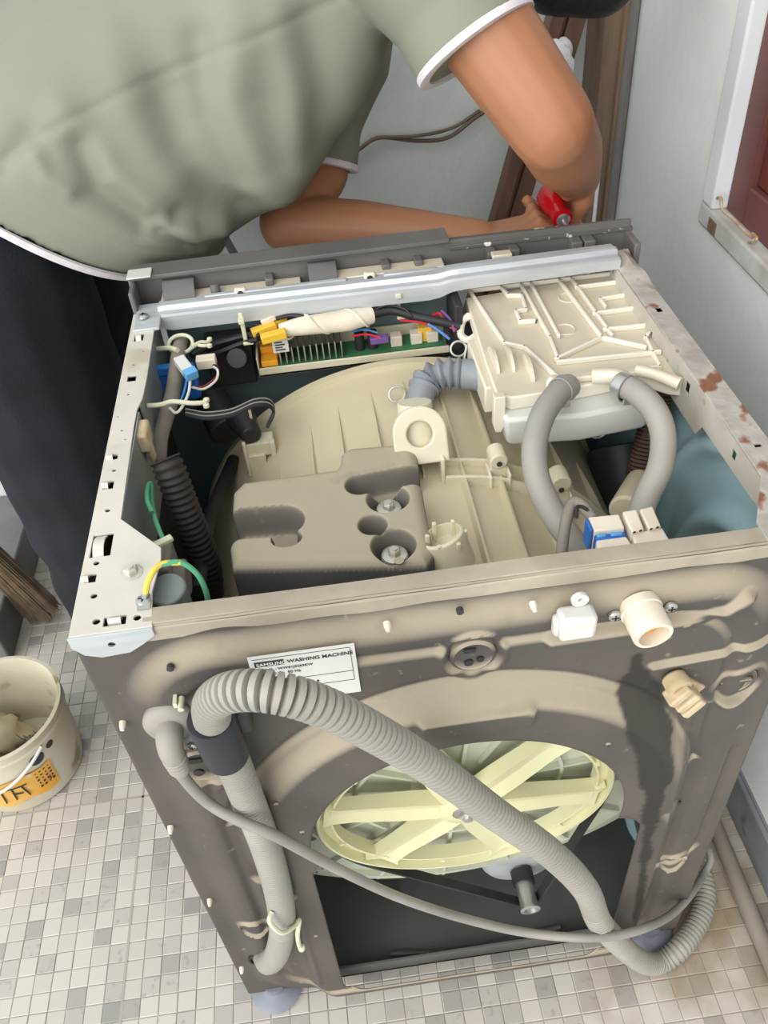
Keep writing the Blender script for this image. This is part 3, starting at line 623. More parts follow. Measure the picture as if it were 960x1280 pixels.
# ---- counterweight
def cw(u, v): return pxy(u, v, .745)
CWP = [cw(291, 705), cw(288, 680), cw(292, 668), cw(291, 630), cw(292, 612), cw(304, 600), cw(420, 584), cw(426, 576), cw(428, 563), cw(438, 557), cw(505, 552), cw(519, 564), cw(527, 620), cw(540, 688), cw(532, 700)]
b1, b2 = cw(485, 622), cw(492, 680)
lp0, lp1 = cw(290, 652), cw(352, 650)
def cw_sdf(x, y): return sd_poly(x, y, CWP) - .002
def cw_h(x, y):
    d = -cw_sdf(x, y); z = .745 - .012 * (1 - np.sqrt(np.clip(1 - (1 - np.clip(d / .012, 0, 1)) ** 2, 0, 1)))
    pk = np.minimum(sd_seg(x, y, cw(450, 605), cw(525, 590)) - .014, np.minimum(np.hypot(x - b1[0], y - b1[1]) - .020, np.hypot(x - b2[0], y - b2[1]) - .020))
    pk = np.minimum(pk, np.hypot(x - cw(466, 655)[0], y - cw(466, 655)[1]) - .013)
    z = z - .030 * sstep(.002, -.006, pk)
    ped = np.minimum(np.hypot(x - b1[0], y - b1[1]), np.hypot(x - b2[0], y - b2[1])); z = z + .015 * sstep(.0145, .0125, ped)
    lk = sd_seg(x, y, (lp0[0] - .02, lp0[1]), lp1) - .021; z = z - .036 * sstep(.002, -.006, lk)
    hl = np.hypot(x - cw(358, 672)[0], (y - cw(358, 672)[1]) * 1.2) - .013; z = z - .03 * sstep(.002, -.003, hl)
    return z
X, Y, cells = heightfield(min(p[0] for p in CWP) - .006, max(p[0] for p in CWP) + .006, min(p[1] for p in CWP) - .006, max(p[1] for p in CWP) + .006, .0008, cw_sdf)
Zc = cw_h(X, Y); me = bpy.data.meshes.new('counterweight'); me.from_pydata([tuple(q) for q in zip(X, Y, Zc)], [], [tuple(map(int, c)) for c in cells]); clean(me)
bm = bmesh.new(); bm.from_mesh(me); be = [e for e in bm.edges if e.is_boundary]
ex = bmesh.ops.extrude_edge_only(bm, edges=be)
for v in [g for g in ex['geom'] if isinstance(g, bmesh.types.BMVert)]: v.co.z = .655
bmesh.ops.recalc_face_normals(bm, faces=bm.faces)
if sum(f.normal.z for f in bm.faces) < 0: bmesh.ops.reverse_faces(bm, faces=bm.faces)
bm.to_mesh(me); bm.free()
cwo = finish('counterweight', me, 'weight_grey', wm, ang=50); cwo['label'] = 'dusty grey moulded counterweight block bolted on the tub'
for b in (b1, b2): hexbolt('hex_bolt', (b[0], b[1], .7302), .0062, .008, cwo, m='bolt_steel', washer=1.9)
m = MB(); m.cyl((b2[0] + .002, b2[1] - .022, .744), (b2[0] + .002, b2[1] - .022, .7455), .0045, n=14); m.build('cast_mark', 'weight_grey', cwo)

# ---- dispenser housing
dz = .780
def dp(u, v, z=dz): return pz(u, v, z)
plate = [pxy(u, v, dz) for u, v in ((582, 372), (766, 342), (776, 348), (800, 382), (826, 412), (838, 438), (862, 463), (858, 480), (838, 478), (812, 470), (790, 470), (740, 480), (700, 488), (640, 497), (620, 492), (606, 452))]
dis = MB().prism(plate, dz - .016, dz).build('detergent_housing', 'white_plastic', wm, bevel=.002); dis['label'] = 'off-white plastic detergent drawer housing with raised ribs'
body = [(p[0] + (.3 - 0) * 0, p[1]) for p in [(.392, .246), (.470, .238), (.548, .246), (.562, .29), (.560, .45), (.40, .45), (.388, .33)]]
bc = np.mean(body, axis=0); low = [(bc[0] + (p[0] - bc[0]) * .90, bc[1] + (p[1] - bc[1]) * .90) for p in body]
mb = MB(); mb.rings([[(x, y, .724) for x, y in low], [(bc[0] + (x - bc[0]) * .96, bc[1] + (y - bc[1]) * .97, .732) for x, y in body], [(x, y, .756) for x, y in body], [(x, y, dz - .016) for x, y in body]])
mb.build('drawer_chute', 'white_shiny', dis, bevel=.004)
RIBS = [((587, 366), (630, 432), (655, 437), (700, 478)), ((650, 357), (687, 425), (697, 452)), ((662, 355), (698, 423)), ((697, 351), (752, 425)), ((712, 349), (764, 422)), ((769, 344), (822, 410), (806, 425), (824, 462)),
        ((720, 362), (774, 355)), ((750, 377), (786, 371)), ((750, 377), (756, 386)), ((742, 395), (800, 387)), ((755, 415), (816, 409)), ((695, 452), (752, 425), (806, 437)), ((697, 456), (824, 443)),
        ((625, 360), (635, 372), (652, 372), (657, 390), (645, 392), (650, 405), (667, 404)), ((587, 366), (769, 344)), ((700, 478), (824, 462))]
for P in RIBS: MB().ridge([dp(*q) for q in P], .0035, .0055).build('top_rib', 'rib_white', dis, bevel=.0008)
for (u, v) in ((617, 452), (636, 450), (660, 462)):
    c = dp(u, v, dz); fn = MB(); a = math.radians(-20)
    fn.rings([[c + np.array([s * .003, t * .024, zz]) for s, zz in ((-.5, -.03), (.5, -.03), (.5, .004 + .010 * (1 - t * t)), (-.5, .004 + .010 * (1 - t * t)))] for t in np.linspace(-1, 1, 7)]); fn.build('fin', 'white_plastic', dis)
c = dp(624, 500); MB().rings([[c + np.array([x * k, y * k, z]) for x, y in ((-.006, -.004), (.006, -.004), (.006, .006), (-.006, .006))] for z, k in ((-.04, .5), (-.03, 1), (.006, 1))]).build('snap_tab', 'white_plastic', dis, bevel=.001)
m = MB(); m.tube([dp(586, 395, .775), dp(578, 402, .765), dp(576, 418, .755), dp(586, 425, .755), dp(597, 418, .765)], .0045, 8); m.build('wire_hook', 'white_plastic', dis)
m = MB(); m.bx(.382, .396, .30, .40, .735, .768); m.build('side_wall', 'white_plastic', dis, bevel=.002)
m = MB(); m.cyl(dp(604, 478, .745) + np.array([0.02, 0.0, 0]), dp(590, 468, .745), .017, n=20); m.build('outlet_stub', 'white_plastic', dis)
m = MB(); m.tube([dp(740, 470, .786), dp(770, 470, .788), dp(785, 478, .786)], .0085, 12); m.tube([dp(795, 462, .786), dp(820, 468, .786), dp(850, 480, .784)], [.0065, .006, .007], 12); m.tube([dp(690, 478, .784), dp(704, 484, .786), dp(712, 489, .782)], .0085, 12); m.build('inlet_port', 'white_plastic', dis)
m = MB(); m.ridge([dp(700, 478), dp(745, 473), dp(800, 468)], .010, .007); m.build('port_shelf', 'white_plastic', dis, bevel=.002)
m = MB(); m.tube([dp(667, 384, dz + .0005), dp(672, 392, dz + .0005), dp(670, 404, dz + .0005)], .0005, 6); m.build('fine_hair', 'wire_black', dis)
# flap on the right and small embossed circles
for (u, v) in ((710, 372), (706, 412)):
    MB().lathe(dp(u, v), (0, 0, 1), [(.012, 0), (.012, .0012), (.0105, .0012), (.0105, 0)], 26, closed=True, cap=False).build('embossed_ring', 'white_plastic', dis)

# ---- water hoses on the dispenser
m = MB(); m.tube([dp(712, 482, .786), dp(697, 492, .790), dp(678, 520, .785), dp(668, 560, .770), dp(672, 600, .750), dp(690, 640, .730), dp(712, 672, .715), dp(735, 700, .70)], .0125, 16, 10); m.build('water_hose', 'hose_grey', wm)
m = MB(); m.tube([dp(772, 480, .788), dp(795, 490, .790), dp(818, 513, .785), dp(829, 545, .770), dp(825, 585, .750), dp(808, 622, .730), dp(795, 660, .715)], .0125, 16, 10); m.build('water_hose', 'hose_grey', wm)
def clampring(p, d, r):
    d = np.array(d, float); o = MB().lathe(p, d, [(r, -.005), (r + .0014, -.005), (r + .0014, .005), (r, .005)], 26, closed=True, cap=False); o.box(np.array(p) + np.array([0, -r - .002, -.006]), (.008, .004, .008)); return o
clampring(dp(779, 484, .789), dp(795, 490, .790) - dp(772, 480, .788), .0128).build('hose_clamp', 'steel', wm)
clampring(dp(703, 487, .789), dp(697, 492, .790) - dp(712, 482, .786), .0128).build('hose_clamp', 'hose_grey', wm)
# corrugated elbow between the drawer housing and the tub inlet
P, s = resample(smooth_path([dp(604, 470, .748), dp(585, 468, .748), dp(556, 468, .748), dp(536, 476, .742), dp(527, 492, .735), dp(525, 512, .722)], 12), .0016); F_ = frames(P); R = []
for p, (a, b), q in zip(P, F_, s):
    k = .0165 + (.0032 * math.cos(2 * math.pi * q / .0095) if .025 < q < .075 else (.001 if q < .03 else -.001)); R.append([p + k * (math.cos(t) * a + math.sin(t) * b) for t in np.linspace(0, 2 * math.pi, 20, endpoint=False)])
MB().rings(R).build('elbow_bellows', 'bellows_grey', wm, ang=80)
def spring_clip(name, c, R0):
    t = np.linspace(0, 2 * math.pi * 1.1, 16); P = [c + R0[0] * math.cos(a) * .009 + R0[1] * math.sin(a) * .009 for a in t]
    P = [c + R0[1] * -.03] + P; P2 = [c + R0[0] * .012 + R0[1] * -.026 + R0[0] * math.cos(a) * .006 + R0[1] * math.sin(a) * .006 for a in t]
    o = MB(); o.tube(P, .0013, 8, 3); o.tube(P2, .0013, 8, 3); return o.build(name, 'bolt_steel', wm)
spring_clip('wire_clip', dp(573, 436, .76), (np.array([1., 0, 0]), np.array([0, .5, .8])))
spring_clip('wire_clip', dp(496, 493, .735), (np.array([1., 0, 0]), np.array([0, .5, .8])))
spring_clip('wire_clip', py(749, 540, .26), (np.array([1., .2, 0]), np.array([0.1, .2, -.95])))

# ---- hanger springs
def coil(p0, p1, r, turns, wr, name, m_):
    p0 = np.array(p0); p1 = np.array(p1); d = p1 - p0; l = np.linalg.norm(d); d /= l; a = np.cross(d, [0, 1, 0]); a /= np.linalg.norm(a); b = np.cross(d, a); n = turns * 12
    P = [p0 + d * l * i / n + r * (math.cos(2 * math.pi * i / 12) * a + math.sin(2 * math.pi * i / 12) * b) for i in range(n + 1)]
    o = MB(); o.tube([p0 - d * .04, p0 - d * .01] + P + [p1 + d * .01, p1 + d * .05], wr, 6, 1); return o.build(name, m_, wm)
coil(py(826, 488, .285), py(797, 596, .255), .0125, 22, .0019, 'hanger_spring', 'spring_brown')
m = MB(); m.tube([py(796, 600, .25), py(792, 620, .24), py(785, 640, .24)], .0028, 8); m.build('spring_hook', 'black_plastic', wm)
# ---- dark shapes down the right: pressure chamber and its bracket
m = MB(); m.cyl(py(778, 560, .36), py(790, 640, .30), .045, .035, 22); m.build('air_chamber', 'black_plastic', wm, bevel=.002)
m = MB(); m.cyl(py(782, 640, .17), py(800, 600, .23), .018, .014, 18); m.build('tub_lug', 'tub_cream', wm, bevel=.003)

# ---- inlet valve connectors at the rear rail
def plug(polys, m_):
    o = None
    for k, (P, z0, z1, mm, nm) in enumerate(polys):
        q = MB().prism([pxy(u, v, z1) for u, v in P], z0, z1).build(nm, mm, o or wm, bevel=.0015); o = o or q
    return o
plug([([(735, 646), (774, 642), (781, 660), (743, 664)], .752, .777, 'valve_white', 'valve_plug'), ([(741, 663), (780, 659), (783, 671), (745, 675)], .750, .772, 'blue_plastic', 'plug_latch'),
      ([(744, 664), (757, 662), (759, 669), (747, 671)], .770, .7735, 'light_blue', 'plug_window'), ([(762, 661), (777, 660), (779, 667), (764, 669)], .770, .7735, 'light_blue', 'plug_window'),
      ([(745, 675), (783, 670), (796, 690), (748, 694)], .750, .773, 'valve_white', 'plug_base'), ([(731, 648), (735, 647), (742, 662), (738, 663)], .752, .778, 'blue_plastic', 'plug_side')], None)
for P in (((778, 639), (796, 636), (806, 662), (790, 665)), ((799, 636), (816, 632), (827, 658), (811, 661))):
    plug([(P, .750, .779, 'valve_white', 'valve_plug'), ([(P[3][0] + 1, P[3][1] - 1), (P[3][0] + 5, P[3][1] - 2), (P[3][0] + 5, P[3][1]), (P[3][0] + 1, P[3][1] + 1)], .778, .7796, 'print_dark', 'plug_slot'), ([(P[3][0] + 9, P[3][1] - 3), (P[3][0] + 13, P[3][1] - 4), (P[3][0] + 13, P[3][1] - 2), (P[3][0] + 9, P[3][1] - 1)], .778, .7796, 'print_dark', 'plug_slot')], None)
plug([([(790, 666), (828, 659), (842, 682), (796, 690)], .748, .775, 'valve_white', 'valve_base')], None)
m = MB(); m.bx(.405, .50, .0205, .06, .735, .755); m.build('valve_body', 'valve_white', wm, bevel=.004)
m = MB(); m.tube([dp(742, 650, .77), dp(728, 632, .772), dp(716, 628, .77), dp(708, 650, .76), dp(702, 690, .745), dp(700, 720, .72)], .0052, 10); m.build('taped_wires', 'wire_tube', wm)
m = MB(); m.tube([dp(745, 652, .77), dp(732, 636, .775), dp(722, 634, .772), dp(720, 648, .765)], .002, 8); m.build('valve_wire', 'wire_black', wm)

# ---- galvanised brace across the front
yb = .472
R = []
SEC = lambda z, dy, lip: [(dy, z - lip), (dy, z), (dy + .003, z + .002), (dy + .012, z + .002), (dy + .015, z + .007), (dy + .022, z + .007), (dy + .025, z + .004), (dy + .035, z + .004), (dy + .035, z + .001), (dy + .002, z - .002), (dy + .002, z - lip)]
R = []
for x, z, dy, lip in ((.030, .802, 0, .012), (.036, .803, 0, .016), (.045, .803, 0, .018), (.35, .805, -.006, .018), (.362, .807, -.010, .016), (.376, .811, -.013, .013), (.39, .812, -.014, .012), (.575, .813, -.012, .012), (.577, .812, -.012, .011)):
    R.append([(x, yb + a, b) for a, b in SEC(z, dy, lip)])
br = MB().rings(R).build('front_brace', 'zinc', wm, ang=25); br['label'] = 'galvanised steel brace bar across the open top'
m = MB(); m.bx(.004, .034, yb - .025, yb + .035, .8005, .8045); m.build('brace_foot', 'zinc', br, bevel=.001)
for x0, x1 in ((.085, .255), (.30, .365)): MB().bx(x0, x1, yb + .024, yb + .031, .8065, .811).build('pressed_bead', 'zinc', br, bevel=.0015)
# ---- control panel carrier (dark grey) at the front
cpo = MB(); cpo.bx(.0, .612, .530, .536, .775, .828); cpo.bx(.0, .006, .49, .536, .775, .828); cpo.bx(.604, .612, .49, .536, .775, .815); cp = cpo.build('control_panel', 'control_grey', wm, bevel=.002)
cp['label'] = 'dark grey plastic control panel shell seen from behind'
m = MB(); m.rings([[(x, .522, .826 + k), (x, .556, .826 + k), (x, .560, .822 + k), (x, .556, .775), (x, .538, .775), (x, .536, .820 + k), (x, .522, .821 + k)] for x, k in ((-.002, .006), (.384, .008))]); m.build('bezel', 'control_grey', cp, bevel=.001)
m = MB(); m.rings([[(x, .528, .817 + k), (x, .554, .817 + k), (x, .557, .813 + k), (x, .554, .775), (x, .538, .775), (x, .536, .812 + k), (x, .528, .812 + k)] for x, k in ((.384, .004), (.614, .002))]); m.build('bezel', 'control_edge', cp, bevel=.001)
MB().bx(-.003, .026, .516, .54, .8325, .8345).build('corner_cap', 'white_shiny', cp, bevel=.001)
m = MB(); m.bx(.032, .20, .505, .528, .795, .806); m.bx(.225, .375, .505, .528, .798, .809); m.bx(.03, .14, .490, .505, .80, .8035); m.build('carrier_ledge', 'white_plastic', cp, bevel=.001)
for x, w_ in ((.055, .038), (.228, .034)):
    kk = MB(); kk.rings([[(x - w_ / 2, y, z), (x + w_ / 2, y, z), (x + w_ / 2, y, z - .003), (x - w_ / 2, y, z - .003)] for y, z in ((.532, .822), (.522, .823), (.512, .818), (.504, .810), (.50, .798))]); kk.build('panel_clip', 'control_grey', cp, bevel=.001)
for x, s_ in ((.163, .010), (.305, .010), (.345, .010), (.435, .012), (.463, .012), (.54, .014), (.556, .014)):
    MB().bx(x - s_ / 2, x + s_ / 2, .512, .531, .793, .815).build('panel_rib', 'control_grey', cp, bevel=.0015)
for x, z in ((.098, .808),): MB().cyl((x, .508, z - .01), (x, .514, z + .008), .006, n=14).build('screw_post', 'control_grey', cp, bevel=.001)
for x in (.128, .283):
    MB().box((x, .500, .808), (.014, .008, .014)).build('screw_lug', 'white_plastic', cp, bevel=.0025); MB().cyl((x, .4945, .809), (x, .497, .809), .0035, n=12).build('lug_hole', 'print_dark', cp)
MB().box((.112, .516, .800), (.02, .01, .008)).build('small_circuit_board', 'pcb_green', cp)
for x in (.445,): MB().bx(x - .012, x + .012, .502, .515, .810, .8155).build('white_tab', 'white_plastic', cp, bevel=.001)

# ---- circuit board tray with parts
tray = MB(); tray.bx(.135, .37, .452, .498, .718, .722); tray.bx(.135, .37, .452, .4545, .718, .730); tray.bx(.135, .137, .452, .498, .718, .745); tray.bx(.135, .37, .495, .498, .718, .742); tray = tray.build('board_tray', 'boss_cream', wm, bevel=.0008)
MB().bx(.14, .366, .458, .4585 + .034, .7265, .729).build('circuit_board', 'pcb_green', tray)
for k in range(11): MB().bx(.163 + k * .0075, .1645 + k * .0075, .457, .490, .729, .752).build('heat_fin', 'steel', tray)
MB().bx(.140, .160, .456, .474, .729, .737).build('fuse_holder', 'orange_part', tray, bevel=.001)
MB().bx(.140, .162, .476, .490, .729, .745).build('relay', 'orange_part', tray, bevel=.001)
for x in (.262, .278): MB().cyl((x, .472, .729), (x, .472, .752), .006, n=14).build('capacitor', 'black_plastic', tray)
for x in (.30, .325, .345): MB().bx(x, x + .014, .466, .480, .729, .743).build('socket', 'valve_white', tray, bevel=.0008)
sk_ = MB().bx(.157, .176, .4545, .4565, .748, .766).build('code_sticker', 'label_white', tray)
m = MB()
for k in range(4): m.bx(.160, .172 - (k % 2) * .003, .4538, .4546, .751 + k * .0034, .7525 + k * .0034)
m.build('sticker_print', 'print_dark', sk_)
MB().bx(.335, .352, .470, .480, .729, .748).build('yellow_relay', 'yellow_plug', tray, bevel=.0008)
# duct behind brace (dark)
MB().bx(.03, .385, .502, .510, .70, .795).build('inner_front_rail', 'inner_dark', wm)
MB().bx(.375, .385, .44, .50, .73, .79).build('duct_end', 'black_plastic', wm, bevel=.002)
# white taped bundle and plugs
m = MB(); P = [dp(350, 413, .775), dp(375, 408, .777), dp(405, 404, .779), dp(435, 400, .779), dp(465, 394, .777)]; m.tube(P, [.008, .011, .012, .013, .010], 14, 8); tb = m.build('taped_bundle', 'tape_white', wm)
P2, s2 = resample(smooth_path(P, 8), .004); hx = MB(); fr_ = frames(P2)
hx.tube([p + .0118 * (math.cos(s * 130) * a + math.sin(s * 130) * b) for p, (a, b), s in zip(P2, fr_, s2)], .0016, 6, 2); hx.build('tape_wrap', 'tape_white', tb)
for (u, v, mm, rz) in ((330, 412, 'yellow_plug', .25), (342, 420, 'yellow_plug', .1), (344, 405, 'yellow_plug', .3)):
    c = dp(u, v, .776); MB().box(c, (.030, .011, .010), np.array(Euler((0, -.1, rz)).to_matrix())).build('yellow_connector', mm, wm, bevel=.001)
MB().box(dp(338, 398, .785), (.024, .007, .007), np.array(Euler((0, -.3, .2)).to_matrix())).build('white_connector', 'valve_white', wm, bevel=.001)
def wire(name, P, r, m_, n=8): return MB().tube(P, r, n, 6).build(name, m_, wm)
wire('harness_wire', [dp(462, 394, .777), dp(490, 388, .778), dp(520, 396, .772), dp(550, 402, .768), dp(575, 408, .762)], .0055, 'black_rubber', 10)
wire('harness_wire', [dp(460, 392, .78), dp(482, 382, .786), dp(505, 386, .782), dp(515, 396, .775)], .0014, 'wire_black')
wire('harness_wire', [dp(500, 400, .775), dp(530, 404, .768), dp(545, 412, .76), dp(560, 420, .752)], .0014, 'wire_red')
wire('harness_wire', [dp(540, 395, .772), dp(550, 392, .772), dp(557, 405, .765), dp(570, 412, .762)], .0016, 'wire_red')
wire('harness_wire', [dp(535, 405, .768), dp(548, 413, .764), dp(562, 424, .756)], .0016, 'wire_blue')
wire('harness_wire', [dp(552, 388, .776), dp(563, 400, .77), dp(568, 415, .76)], .0014, 'wire_purple')
wire('harness_wire', [dp(440, 415, .765), dp(455, 412, .762), dp(472, 416, .758)], .0013, 'wire_blue'); wire('harness_wire', [dp(440, 420, .762), dp(458, 418, .76), dp(476, 422, .756)], .0013, 'wire_red')
MB().box(dp(474, 424, .752), (.022, .010, .008)).build('black_connector', 'wire_purple', wm, bevel=.001)
wire('harness_wire', [dp(325, 418, .774), dp(305, 420, .770), dp(285, 425, .766), dp(262, 432, .765), dp(240, 445, .768)], .004, 'wire_black')
wire('harness_wire', [dp(322, 424, .772), dp(300, 430, .765), dp(275, 440, .76), dp(250, 448, .766)], .003, 'wire_black')
wire('harness_wire', [dp(345, 398, .786), dp(365, 394, .788), dp(388, 397, .785)], .0025, 'wire_black')
MB().cyl(dp(296, 448, .745), dp(296, 448, .757), .012, n=20).build('buzzer', 'black_plastic', wm, bevel=.001)
MB().bx(.075, .13, .47, .495, .70, .765).build('noise_filter', 'black_plastic', wm, bevel=.002)
# cable clips hung from the brace
for (u, v) in ((393, 388), (498, 378), (304, 410)):
    c = dp(u, v, .785); m = MB(); m.box(c, (.005, .003, .04)); m.box(c + np.array([0, -.004, .012]), (.007, .010, .006)); m.box(c + np.array([.003, -.004, -.018]), (.012, .005, .004)); m.build('cable_clip', 'tie_cream', wm, bevel=.001)

# ---- left interior: wiring loom, switch, hoses
loom = [dp(226, 425, .775), dp(222, 450, .775), dp(216, 490, .765), dp(208, 520, .755), dp(200, 550, .742), dp(199, 590, .715), dp(203, 620, .69)]
wire('wiring_loom', loom, .0085, 'wire_tube', 12)
MB().box(dp(222, 478, .745), (.048, .012, .045)).build('blue_switch', 'blue_plastic', wm, bevel=.003)
MB().box(dp(210, 462, .765), (.03, .010, .012)).build('blue_switch_cap', 'blue_plastic', wm, bevel=.002)
c = dp(232, 460, .785); RM = np.array(Euler((0, .2, -1.1)).to_matrix()); m = MB(); m.box(c, (.034, .013, .010), RM); o_ = m.build('white_connector', 'white_shiny', wm, bevel=.0012)
MB().box(c + RM @ np.array([.013, 0, .002]), (.010, .0145, .010), RM).build('connector_end', 'light_blue', o_, bevel=.0008)
MB().box(dp(258, 452, .775), (.022, .014, .012)).build('white_connector', 'valve_white', wm, bevel=.0012)
for k, mm in enumerate(('wire_red', 'wire_black', 'wire_black', 'wire_white')): wire('loom_wire', [dp(266, 452 + k * 2, .775), dp(272, 460 + k, .77), dp(270, 472 + k, .765), dp(255, 483 + k, .762), dp(240, 484, .762)], .0014, mm)
wire('loom_wire', [dp(238, 470, .778), dp(236, 490, .775), dp(228, 508, .77), dp(220, 516, .766), dp(212, 510, .768)], .0016, 'wire_white')
wire('loom_wire', [dp(234, 472, .778), dp(230, 490, .775), dp(224, 505, .77)], .0012, 'wire_blue')
# cable ties
m = MB(); c = dp(226, 430, .782); m.tube([c + np.array([.014 * math.cos(t), .010 * math.sin(t), .006 * math.sin(t)]) for t in np.linspace(0, 6.28, 14)], .0022, 8, 3); m.tube([dp(197, 436, .78), dp(212, 435, .784), dp(222, 438, .786)], .003, 8); m.tube([dp(240, 434, .784), dp(250, 428, .784), dp(258, 428, .782), dp(262, 425, .782)], .0024, 8); m.tube([dp(240, 430, .78), dp(252, 432, .784), dp(262, 432, .782)], .002, 8)
for u, v in ((262, 424), (262, 432)): m.lathe(dp(u, v, .784), (0, 0, 1), [(.0005, -.003), (.003, -.0015), (.003, .0015), (.0005, .003)], 10)
m.build('cable_tie', 'tie_cream', wm)
m = MB(); m.tube([dp(184, 507, .785), dp(200, 506, .784), dp(216, 502, .784), dp(240, 504, .782), dp(258, 503, .78)], .0026, 8)
for u, v in ((258, 500), (258, 507)): m.lathe(dp(u, v, .782), (0, 0, 1), [(.0005, -.003), (.0033, -.0015), (.0033, .0015), (.0005, .003)], 10)
m.build('cable_tie', 'tie_cream', wm)
for k in range(6): wire('flat_cable', [dp(232, 512 + k * 1.5, .755), dp(258, 516 + k * 1.6, .752), dp(290, 512 + k * 1.5, .75), dp(318, 500 + k * 1.5, .75), dp(336, 500 + k * 1.6, .745), dp(342, 512 + k, .735), dp(334, 530 + k, .725)], .0017, 'wire_black' if k % 3 else 'cord_grey')
m = MB(); m.cyl(py(300, 520, .40), py(315, 545, .36), .018, .012, 16); m.cyl(py(265, 500, .45), py(285, 540, .40), .022, n=16); m.build('drain_filter', 'black_plastic', wm, bevel=.002)
# dark ribbed hose / left hanger spring
P, s = resample(smooth_path([py(206, 574, .222), py(214, 592, .215), py(232, 640, .205), py(256, 700, .20), py(262, 745, .20)], 10), .0015); F_ = frames(P)
MB().rings([[p + (.0145 + .0016 * math.cos(2 * math.pi * q / .007)) * (math.cos(t) * a + math.sin(t) * b) for t in np.linspace(0, 2 * math.pi, 18, endpoint=False)] for p, (a, b), q in zip(P, F_, s)]).build('ribbed_hose', 'dark_hose', wm, ang=80)
m = MB(); m.tube([py(246, 740, .14), py(262, 650, .28), py(292, 575, .41)], .008, 12); m.build('tub_gasket_strap', 'black_rubber', wm)
# plastic pocket and clip on the left wall
m = MB(); m.box(dp(180, 545, .785), (.012, .03, .022)); m.box(dp(188, 560, .772), (.006, .012, .03)); m.build('wall_clip', 'aged_plastic', wm, bevel=.003)
m = MB(); m.bx(.028, .06, .095, .135, .72, .765); m.cyl((.028, .11, .735), (.07, .11, .735), .018, n=18); m.build('terminal_box', 'wire_tube', wm, bevel=.003)
wire('earth_wire', [dp(190, 640, .77), dp(184, 625, .775), dp(185, 608, .772), dp(189, 605, .77), dp(190, 625, .76), dp(193, 645, .765), dp(200, 665, .772), dp(204, 674, .778)], .0022, 'wire_green')
MB().box(dp(202, 678, .782), (.02, .007, .004), np.array(Euler((0, 0, .5)).to_matrix())).build('spade_terminal', 'tie_cream', wm, bevel=.0008)
ew = [dp(182, 742, .806), dp(186, 725, .818), dp(200, 706, .822), dp(225, 703, .818), dp(245, 716, .805), dp(257, 738, .785), dp(262, 765, .76)]
wire('earth_wire', ew[:4], .0024, 'wire_yellow'); wire('earth_wire', ew[2:], .0023, 'wire_green')
m = MB(); m.cyl(dp(183, 742, .805), dp(181, 750, .803), .0032, n=10); m.box(dp(180, 755, .8025), (.010, .010, .0012)); m.build('ring_terminal', 'steel', wm)
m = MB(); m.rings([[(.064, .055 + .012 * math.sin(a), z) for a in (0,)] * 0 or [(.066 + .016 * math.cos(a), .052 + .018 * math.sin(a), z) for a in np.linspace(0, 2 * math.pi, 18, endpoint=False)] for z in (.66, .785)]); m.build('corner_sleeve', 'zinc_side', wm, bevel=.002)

# ---- fittings on the back panel
yp = -.012
lab = [py(310, 822, -.0115), py(440, 806, -.0115), py(446, 866, -.0115), py(316, 884, -.0115)]
lx0, lx1 = .128, .2125; lz1 = .762; lz0 = lz1 - .064
Lm = MB().bx(lx0, lx1, yp - .0007, yp - .0002, lz0, lz1).build('rating_label', 'label_white', wm); Lm['label'] = 'white printed rating label'
TM = lambda x, z: Matrix.Translation((x, yp - .0010, z)) @ Euler((math.pi / 2, 0, 0)).to_matrix().to_4x4()
m = MB(); m.bx(lx0 + .004, lx0 + .0275, yp - .0011, yp - .0006, lz1 - .0135, lz1 - .0072); m.build('brand_block', 'print_dark', Lm)
text('brand_lettering', 'SAMSUNG', .0052, Matrix.Translation((0, -.0005, 0)) @ TM(lx0 + .0055, lz1 - .0122), 'print_white', Lm, .00008)
text('lettering', 'WASHING MACHINE', .0056, TM(lx0 + .030, lz1 - .0125), 'print_dark', Lm, .00012)
text('lettering', 'MODEL : WW61J3263KW', .0040, TM(lx0 + .005, lz1 - .0195), 'print_dark', Lm, .00006)
text('lettering', '220-240 V~  50 Hz', .0044, TM(lx0 + .005, lz1 - .0255), 'print_dark', Lm, .00006)
text('lettering', '1800 W', .0044, TM(lx0 + .005, lz1 - .0315), 'print_dark', Lm, .00006)
m = MB()
for z in (lz1 - .004, lz1 - .034, lz1 - .046): m.bx(lx0 + .003, lx1 - .004, yp - .0010, yp - .0006, z, z + .0004)
m.bx(lx1 - .004, lx1 - .0036, yp - .0010, yp - .0006, lz1 - .046, lz1 - .004); m.bx(lx0 + .05, lx0 + .052, yp - .001, yp - .0006, lz1 - .042, lz1 - .040); m.build('print_rule', 'print_dark', Lm)
# plug parked in its holder
pc = np.array([.051, -.006, .690])
m = MB(); m.lathe(pc, (0, -1, .12), [(.0205, 0), (.0225, .002), (.0225, .007), (.020, .010), (.014, .0125), (.004, .0135)], 36)
m.tube([pc + np.array([0, -.008, 0]), pc + np.array([0, -.020, -.001]), pc + np.array([0, -.027, -.010]), pc + np.array([.001, -.029, -.030]), pc + np.array([.002, -.029, -.038])], [.0115, .0115, .0105, .0085, .0072], 18)
pg = m.build('power_plug', 'plug_grey', wm, ang=50)
for k in range(4): MB().lathe(pc + np.array([.001, -.0285, -.017 - k * .0052]), (.05, -.02, -1), [(.0098 - k * .0005, -.0011), (.0106 - k * .0005, 0), (.0098 - k * .0005, .0011)], 18).build('strain_ridge', 'plug_grey', pg)
m = MB(); m.bx(pc[0] + .004, pc[0] + .020, -.02, -.002, pc[2] - .032, pc[2] - .014); m.build('plug_holder', 'hose_grey', wm, bevel=.003)
screw('screw', (pc[0] + .014, -.022, pc[2] - .023), .004, wm, (0, -1, 0))
